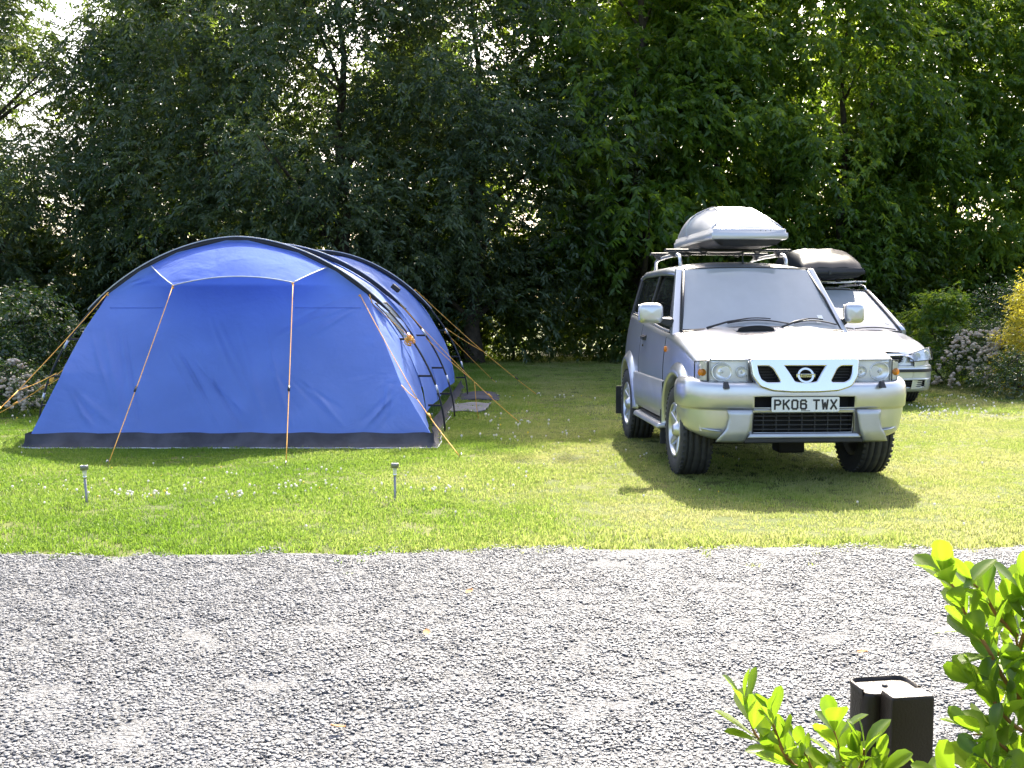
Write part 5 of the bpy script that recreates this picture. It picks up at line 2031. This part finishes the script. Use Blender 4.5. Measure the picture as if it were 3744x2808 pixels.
# grey-green narrow-leaved trees (left half)
A1, cA1 = crown_mesh('narrow_crown', 10.5, 1.3, 3.3, 300, 25, 15, .42, .135, .046, .55, .25, 21, bias=.40)
A2, cA2 = crown_mesh('narrow_crown', 10.8, 1.2, 3.5, 240, 25, 15, .44, .135, .046, .55, .28, 33, bias=.40)
# tree at the left edge with an open gap through it
A3, cA3 = crown_mesh('narrow_crown', 10.4, .8, 3.6, 310, 25, 15, .42, .135, .046, .55, .25, 45, bias=.40,
                     gaps=((2.6, 0, 5.7, 1.8, 6, .6), (-.6, 0, 5.4, 1.3, 6, .55), (1.6, 0, 8.2, .7, 6, .6)))
TA1 = trunk_mesh('narrow_trunk', 10.5, .20, cA1, 1); TA2 = trunk_mesh('narrow_trunk', 10.8, .22, cA2, 2, nlimb=18); TA3 = trunk_mesh('narrow_trunk', 10.4, .24, cA3, 3, lean=-.12, nlimb=22)
# broad-leaved trees (right half)
B1, cB1 = crown_mesh('broad_crown', 11.5, 2.0, 2.7, 250, 21, 13, .38, .155, .072, .52, .42, 51, bias=.40)
B2, cB2 = crown_mesh('broad_crown', 9.8, .8, 2.6, 230, 21, 13, .38, .155, .072, .52, .40, 63, bias=.40)
TB1 = trunk_mesh('broad_trunk', 11.5, .17, cB1, 5); TB2 = trunk_mesh('broad_trunk', 9.8, .15, cB2, 6)
GA, GB = 'narrow leaved trees behind the tent', 'broad leaved trees behind the cars'
tree('narrow_leaved_tree', (-12.6, 26.0, 0), 0, 1.0, A3, TA3, 'leafA', 'dark tree at the left edge with a bright sky gap through its branches', 'tree', GA)
tree('narrow_leaved_tree', (-7.6, 26.6, 0), .6, 1.03, A1, TA1, 'leafA', 'grey green tree rising behind the left shoulder of the tent', 'tree', GA)
tree('narrow_leaved_tree', (-3.9, 25.2, 0), 1.9, 1.0, A2, TA2, 'leafA', 'grey green tree with drooping boughs directly above the tent top', 'tree', GA)
tree('narrow_leaved_tree', (-.9, 26.6, 0), 3.6, 1.05, A1, TA1, 'leafA', 'grey green tree above the rear end of the tent, last before the broad leaved row', 'tree', GA)
tree('narrow_leaved_tree', (-17.2, 27.0, 0), 2.4, 1.0, A2, TA2, 'leafA', 'grey green tree just beyond the left edge of the view', 'tree', GA)
tree('broad_leaved_tree', (3.1, 27.4, 0), 0, 1.24, B1, TB1, 'leafB', 'tall broad leaved tree in the open between tent and off-road car', 'tree', GB)
tree('broad_leaved_tree', (5.3, 28.2, 0), 2.1, 1.0, B2, TB2, 'leafB', 'broad leaved tree straight behind the silver roof box', 'tree', GB)
tree('broad_leaved_tree', (8.3, 27.6, 0), 4.0, .97, B1, TB1, 'leafB', 'broad leaved tree behind the black roof box', 'tree', GB)
tree('broad_leaved_tree', (11.4, 28.4, 0), 5.3, 1.0, B2, TB2, 'leafB', 'broad leaved tree behind the golden shrub', 'tree', GB)
tree('broad_leaved_tree', (14.6, 27.8, 0), 1.2, 1.0, B1, TB1, 'leafB', 'broad leaved tree at the right edge of the view', 'tree', GB)
# undergrowth closing the foot of the tree row, and sunlit growth beyond it
U1, cU1 = crown_mesh('bush_crown', 3.4, .1, 1.9, 170, 12, 13, .27, .12, .06, .4, .35, 71, shape=lambda q: (1-q*.75), bias=.5)
U2, cU2 = crown_mesh('bush_crown', 5.2, .1, 2.5, 220, 12, 13, .30, .13, .065, .45, .35, 83, shape=lambda q: (1-q*.7), bias=.5)
TU1 = trunk_mesh('bush_stem', 3.0, .05, cU1, 8, nlimb=10); TU2 = trunk_mesh('bush_stem', 4.2, .07, cU2, 9, nlimb=10)
bush_at = ['far left of the tree row', 'left of the tent, under the first trees', 'behind the left half of the tent', 'behind the middle of the tent', 'behind the rear end of the tent',
           'at the lawn end between tent and car', 'behind the off-road car bonnet', 'behind the silver people carrier', 'to the right of the people carrier', 'behind the flowering shrub on the right', 'far right of the tree row']
for i, (x, wh) in enumerate(zip(np.linspace(-15.5, 15.5, 11), bush_at)):
    tree('undergrowth_bush', (x, 28.0+.5*math.sin(i*2.1), 0), i*1.7, .95+.15*math.sin(i*3.3), U1, TU1, 'leafC', 'dark undergrowth bush '+wh, 'bush', 'undergrowth bushes below the trees')
far = ['at the far left', 'left of the leftmost tree', 'through the gap left of the tent', 'above the left shoulder of the tent', 'above the tent top', 'between tent and off-road car', 'behind the off-road car', 'behind the people carrier', 'right of the people carrier', 'at the far right']
for i, (x, wh) in enumerate(zip(np.linspace(-21, 21, 10), far)):
    tree('hedge_bush', (x, 33.0+.6*math.sin(i*1.3), 0), i*2.3, 1.0+.12*math.sin(i*2.7), U2, TU2, 'leafC', 'sunlit hedge bush glimpsed behind the tree row, '+wh, 'bush', 'hedge bushes glimpsed behind the tree row')

# second row of trees closing the gaps
second = ['left of the tent', 'behind the tent top', 'between the tent and the off-road car', 'behind the people carrier, further back']
for i, (x, wh) in enumerate(zip((-9.6, -2.6, 3.8, 9.9), second)):
    k = i % 2
    tree('back_row_tree', (x, 31.2+.5*math.sin(i*2.2), 0), i*1.9+.7, .93, (B1, B2)[k], (TB1, TB2)[k], 'leafB', 'tree of the second row '+wh, 'tree', 'second row of trees')

# garden shrubs
def shrub(name, loc, rz, H, rad, n, leafL, leafW, mat, seed, label, cat='shrub', blooms=None, hang=.1, bsize=.03, group=None, shape=None):
    t = empty(name, loc, rz, label, cat, group)
    me, cs = crown_mesh('foliage', H, .08, rad, n, 8, 11, .10, leafL, leafW, .26, hang, seed, shape=shape or (lambda q: (1-q**1.6)**.5), bias=.35)
    put('foliage', me, mat, t)
    put('stems', trunk_mesh('stems', H*.9, .03, cs, seed+1, nlimb=12), 'bark', t)
    if blooms:
        r_ = np.random.default_rng(seed+5); mb = MB()
        for k in range(blooms[0]):
            a = r_.uniform(blooms[1], blooms[2]); q = r_.random()*blooms[3]
            rr = rad*(1-q**1.6)**.5*(1.0+.08*r_.random())
            c = Vector((rr*math.cos(a), rr*math.sin(a), .1+q*H))
            for _ in range(7):
                s = bsize*(.5+.6*r_.random())
                p = c+Vector(r_.normal(0, bsize*.7, 3))
                mb.lathe([(-s*.8, 0), (-s*.5, s*.75), (0, s), (s*.5, s*.75), (s*.8, 0)], n=6, axis='Z', c=p, smooth=True)
        o = mb.build('flower_heads', 'bloom', t); o['kind'] = 'stuff'
    return t
pi = math.pi
shrub('flowering_shrub', (8.0, 18.1, 0), 0, 1.05, .85, 95, .05, .02, 'leafG', 101, 'low shrub covered in faded pinkish white flower heads by the right lawn edge', blooms=(120, pi*.95, pi*2.0, .85), bsize=.034)
shrub('glossy_shrub', (8.75, 18.9, 0), 1, 1.75, .85, 130, .055, .026, 'leafG', 103, 'glossy dark green shrub glinting behind the flowering shrub')
shrub('green_shrub', (7.75, 19.5, 0), 2, 1.55, .75, 80, .09, .04, 'leafB', 105, 'fresh green shrub with upright shoots left of the glossy shrub')
shrub('golden_shrub', (8.15, 16.9, 0), 3, 1.75, .50, 120, .05, .028, 'leafY', 107, 'bright golden yellow shrub at the right edge')
shrub('speckled_shrub', (7.65, 16.2, 0), 3, .62, .55, 55, .045, .022, 'leafG', 109, 'low glinting shrub at the right edge beneath the golden shrub')
shrub('green_shrub', (-6.95, 15.6, 0), 1.2, 1.55, 1.0, 130, .07, .036, 'leafG', 111, 'rounded green shrub left of the tent behind the guy ropes')
shrub('green_shrub', (-5.95, 17.4, 0), .2, 1.55, .75, 85, .09, .04, 'leafC', 113, 'yellow green shrub peeping over the left side of the tent')
shrub('flowering_shrub', (-6.55, 13.9, 0), 0, .62, .55, 50, .05, .02, 'leafG', 115, 'small shrub of faded whitish flower heads at the left edge', blooms=(70, pi*.95, pi*2.05, .95), bsize=.028)

# ------------------------------------------------------------------ yellow-green shrub in the foreground (large leaves, one object each)
def leaf_shape(L_, W_, curl, fold):
    """obovate leaf with midrib fold, along +Y, face up"""
    n = 5; V = []; F = []
    prof = [(.0, .06), (.22, .42), (.5, .86), (.72, 1.), (.90, .74), (1.0, .10)]
    for t, w in prof:
        z = curl*L_*(t**2)
        V += [(-W_/2*w, L_*t, z+fold*W_*w*.5), (-W_/4*w, L_*t, z+fold*W_*w*.18), (0, L_*t, z), (W_/4*w, L_*t, z+fold*W_*w*.18), (W_/2*w, L_*t, z+fold*W_*w*.5)]
    for j in range(len(prof)-1):
        for i in range(4):
            a = j*5+i; F.append((a, a+1, a+6, a+5))
    me = fast_mesh('leaf', V, F, np.full(len(V), .5), smooth=True)
    me.materials.append(M['leafF'])
    return me
LEAVES = []
for k in range(8):
    me = leaf_shape(.066+.006*(k % 3), .036+.004*(k % 2), (-.18, .10, -.05, .22, -.30, .0, .15, -.12)[k], (.28, .18, .35, .22)[k % 4])
    at = me.attributes['tint']; base = (.10, .4, .6, .8, .25, .95, .5, .7)[k]
    at.data.foreach_set('value', np.array([min(1, max(0, base+(.3 if i % 5 == 2 else .12 if i % 5 in (0, 4) else -.1)+.08*math.sin(i*2.7+k))) for i in range(len(me.vertices))], dtype=np.float32))
    LEAVES.append(me)

def shoots(t, base, specs, seed):
    r_ = random.Random(seed)
    for path, dens, size in specs:
        pts = [Vector(p)-Vector(base) for p in path]
        # smooth
        sm = []
        for i in range(len(pts)-1):
            p0, p1, p2, p3 = pts[max(0, i-1)], pts[i], pts[i+1], pts[min(len(pts)-1, i+2)]
            for k in range(6):
                u = k/6
                sm.append(.5*((2*p1)+(p2-p0)*u+(2*p0-5*p1+4*p2-p3)*u*u+(3*p1-p0-3*p2+p3)*u**3))
        sm.append(pts[-1])
        mb = MB()
        mb.tube(sm, [max(.0016, .0045*(1-.7*i/len(sm))) for i in range(len(sm))], 7)
        st = mb.build('stem', 'twig', t)
        ln = [0.]
        for i in range(1, len(sm)): ln.append(ln[-1]+(sm[i]-sm[i-1]).length)
        d = .012; az = r_.random()*6
        while d < ln[-1]+.001:
            i = next(k for k in range(len(ln)) if ln[k] >= min(d, ln[-1]-1e-6))
            p = sm[i]; tg = (sm[min(i+1, len(sm)-1)]-sm[max(i-1, 0)]).normalized()
            ends = max(0, 1-(ln[-1]-d)/.05)
            az += 2.4+r_.uniform(-.4, .4)
            o1 = tg.orthogonal().normalized(); o2 = tg.cross(o1)
            rad = o1*math.cos(az)+o2*math.sin(az)
            op = r_.uniform(.55, 1.0)*(1-.45*ends)
            ax = (tg*(1-op*.6)+rad*op+Vector((0, 0, .35))).normalized()
            up = (Vector((0, 0, 1))*.6+tg*.6-rad*.2+Vector((r_.gauss(0, .3), r_.gauss(0, .3), r_.gauss(0, .3))))
            xa = ax.cross(up).normalized(); za = xa.cross(ax)
            mt = Matrix((xa, ax, za)).transposed().to_4x4()
            s = size*r_.uniform(.75, 1.15)*(1-.3*ends*r_.random())
            o = bpy.data.objects.new('leaf', r_.choice(LEAVES))
            C.objects.link(o); o.parent = st
            o.matrix_local = Matrix.Translation(p+ax*.004) @ mt @ Matrix.Scale(s, 4)
            d += dens*r_.uniform(.7, 1.3)*(1-.45*ends)

def foreground_shrubs():
    b1 = Vector((.66, 1.85, 0))
    t = empty('yellow_green_shrub', b1, 0, 'low yellow green leafy shrub left of the dark bollard', 'shrub', 'yellow green shrubs in the foreground')
    Y = 1.9
    root = Vector((0.562, 1.880, 0.397))
    specs = [
        ([b1+Vector((.02, 0, 0)), root, Vector((0.530, 1.890, 0.539)), Vector((0.500, 1.900, 0.569)), Vector((0.445, 1.910, 0.608)), Vector((0.427, 1.920, 0.652)), Vector((0.419, 1.920, 0.683))], .0135, 1.0),
        ([Vector((0.505, 1.900, 0.564)), Vector((0.480, 1.880, 0.602)), Vector((0.464, 1.870, 0.641)), Vector((0.454, 1.870, 0.671))], .013, .9),
        ([b1+Vector((.05, 0, 0)), Vector((0.574, 1.860, 0.432)), Vector((0.587, 1.860, 0.536)), Vector((0.575, 1.850, 0.600)), Vector((0.562, 1.850, 0.649))], .0115, 1.08),
        ([Vector((0.589, 1.860, 0.531)), Vector((0.608, 1.840, 0.589)), Vector((0.609, 1.830, 0.623))], .011, 1.05),
        ([Vector((0.549, 1.880, 0.523)), Vector((0.529, 1.870, 0.572)), Vector((0.516, 1.870, 0.602))], .013, .9),
        ([Vector((0.584, 1.850, 0.526)), Vector((0.621, 1.820, 0.574)), Vector((0.632, 1.820, 0.593))], .011, 1.0),
        ([b1+Vector((.08, .05, 0)), Vector((0.720, 1.900, 0.412)), Vector((0.739, 1.900, 0.524)), Vector((0.734, 1.900, 0.544))], .02, .8),
    ]
    shoots(t, b1, specs, 3)
    t.location.z = -.024   # stems rooted a little way into the soil
    b2 = Vector((.98, 1.86, 0))
    t = empty('yellow_green_shrub', b2, 0, 'tall yellow green leafy shrub at the right edge', 'shrub', 'yellow green shrubs in the foreground')
    r = Vector((0.943, 1.880, 0.397))
    top = [b2, r, Vector((0.941, 1.900, 0.589)), Vector((0.924, 1.920, 0.723)), Vector((0.906, 1.920, 0.813)), Vector((0.897, 1.920, 0.878))]
    specs = [
        (top, .0155, 1.1),
        ([Vector((0.924, 1.900, 0.680)), Vector((0.874, 1.880, 0.736)), Vector((0.833, 1.870, 0.803)), Vector((0.798, 1.870, 0.852)), Vector((0.778, 1.870, 0.901)), Vector((0.753, 1.870, 0.930))], .0145, 1.1),
        ([Vector((0.922, 1.920, 0.713)), Vector((0.895, 1.950, 0.759)), Vector((0.852, 1.960, 0.812)), Vector((0.826, 1.960, 0.848))], .0155, 1.05),
        ([Vector((0.930, 1.900, 0.630)), Vector((0.871, 1.860, 0.674)), Vector((0.832, 1.850, 0.722)), Vector((0.798, 1.840, 0.745))], .0145, 1.05),
        ([Vector((0.909, 1.920, 0.808)), Vector((0.864, 1.900, 0.849)), Vector((0.835, 1.890, 0.891)), Vector((0.815, 1.890, 0.910))], .0155, 1.05),
        ([Vector((0.915, 1.920, 0.783)), Vector((0.908, 1.880, 0.854)), Vector((0.892, 1.870, 0.915))], .0155, 1.05),
        ([Vector((0.942, 1.900, 0.564)), Vector((0.868, 1.840, 0.624)), Vector((0.825, 1.830, 0.657)), Vector((0.797, 1.830, 0.661))], .0145, 1.05),
        ([Vector((0.949, 1.900, 0.514)), Vector((0.870, 1.840, 0.570)), Vector((0.795, 1.820, 0.574)), Vector((0.757, 1.820, 0.583))], .016, 1.15),
        ([Vector((0.963, 1.920, 0.530)), Vector((0.941, 1.950, 0.574)), Vector((0.908, 1.970, 0.613)), Vector((0.897, 1.970, 0.655))], .0155, 1.0),
        ([Vector((0.950, 1.900, 0.488)), Vector((0.862, 1.800, 0.558)), Vector((0.823, 1.790, 0.606)), Vector((0.799, 1.790, 0.634))], .0145, 1.05),
        ([Vector((0.936, 1.900, 0.615)), Vector((0.952, 1.880, 0.697)), Vector((0.953, 1.870, 0.798)), Vector((0.936, 1.870, 0.871))], .016, 1.1),
    ]
    shoots(t, b2, specs, 9)
    t.location.z = -.036
foreground_shrubs()

# a few dry leaves blown onto the gravel
for i, (x, y, wh) in enumerate(((-.35, 4.35, 'in the middle of the gravel'), (-.55, 3.35, 'on the gravel near the bottom edge'), (1.35, 4.1, 'on the gravel towards the bollard'), (-.2, 5.0, 'on the gravel below the guy rope'))):
    mb = MB()
    mb.grid(lambda u, v: ((u-.5)*.030*math.sin(math.pi*(.1+.85*v)), (v-.5)*.05, .006+.010*abs(u-.5)+.006*v*v), 4, 6)
    o = mb.build('fallen_leaf', 'fallen', loc=(x, y, .03), rot=(.1, .15, i*1.9))
    tag(o, 'small dry brown leaf lying '+wh, 'leaf', 'dry leaves on the gravel')
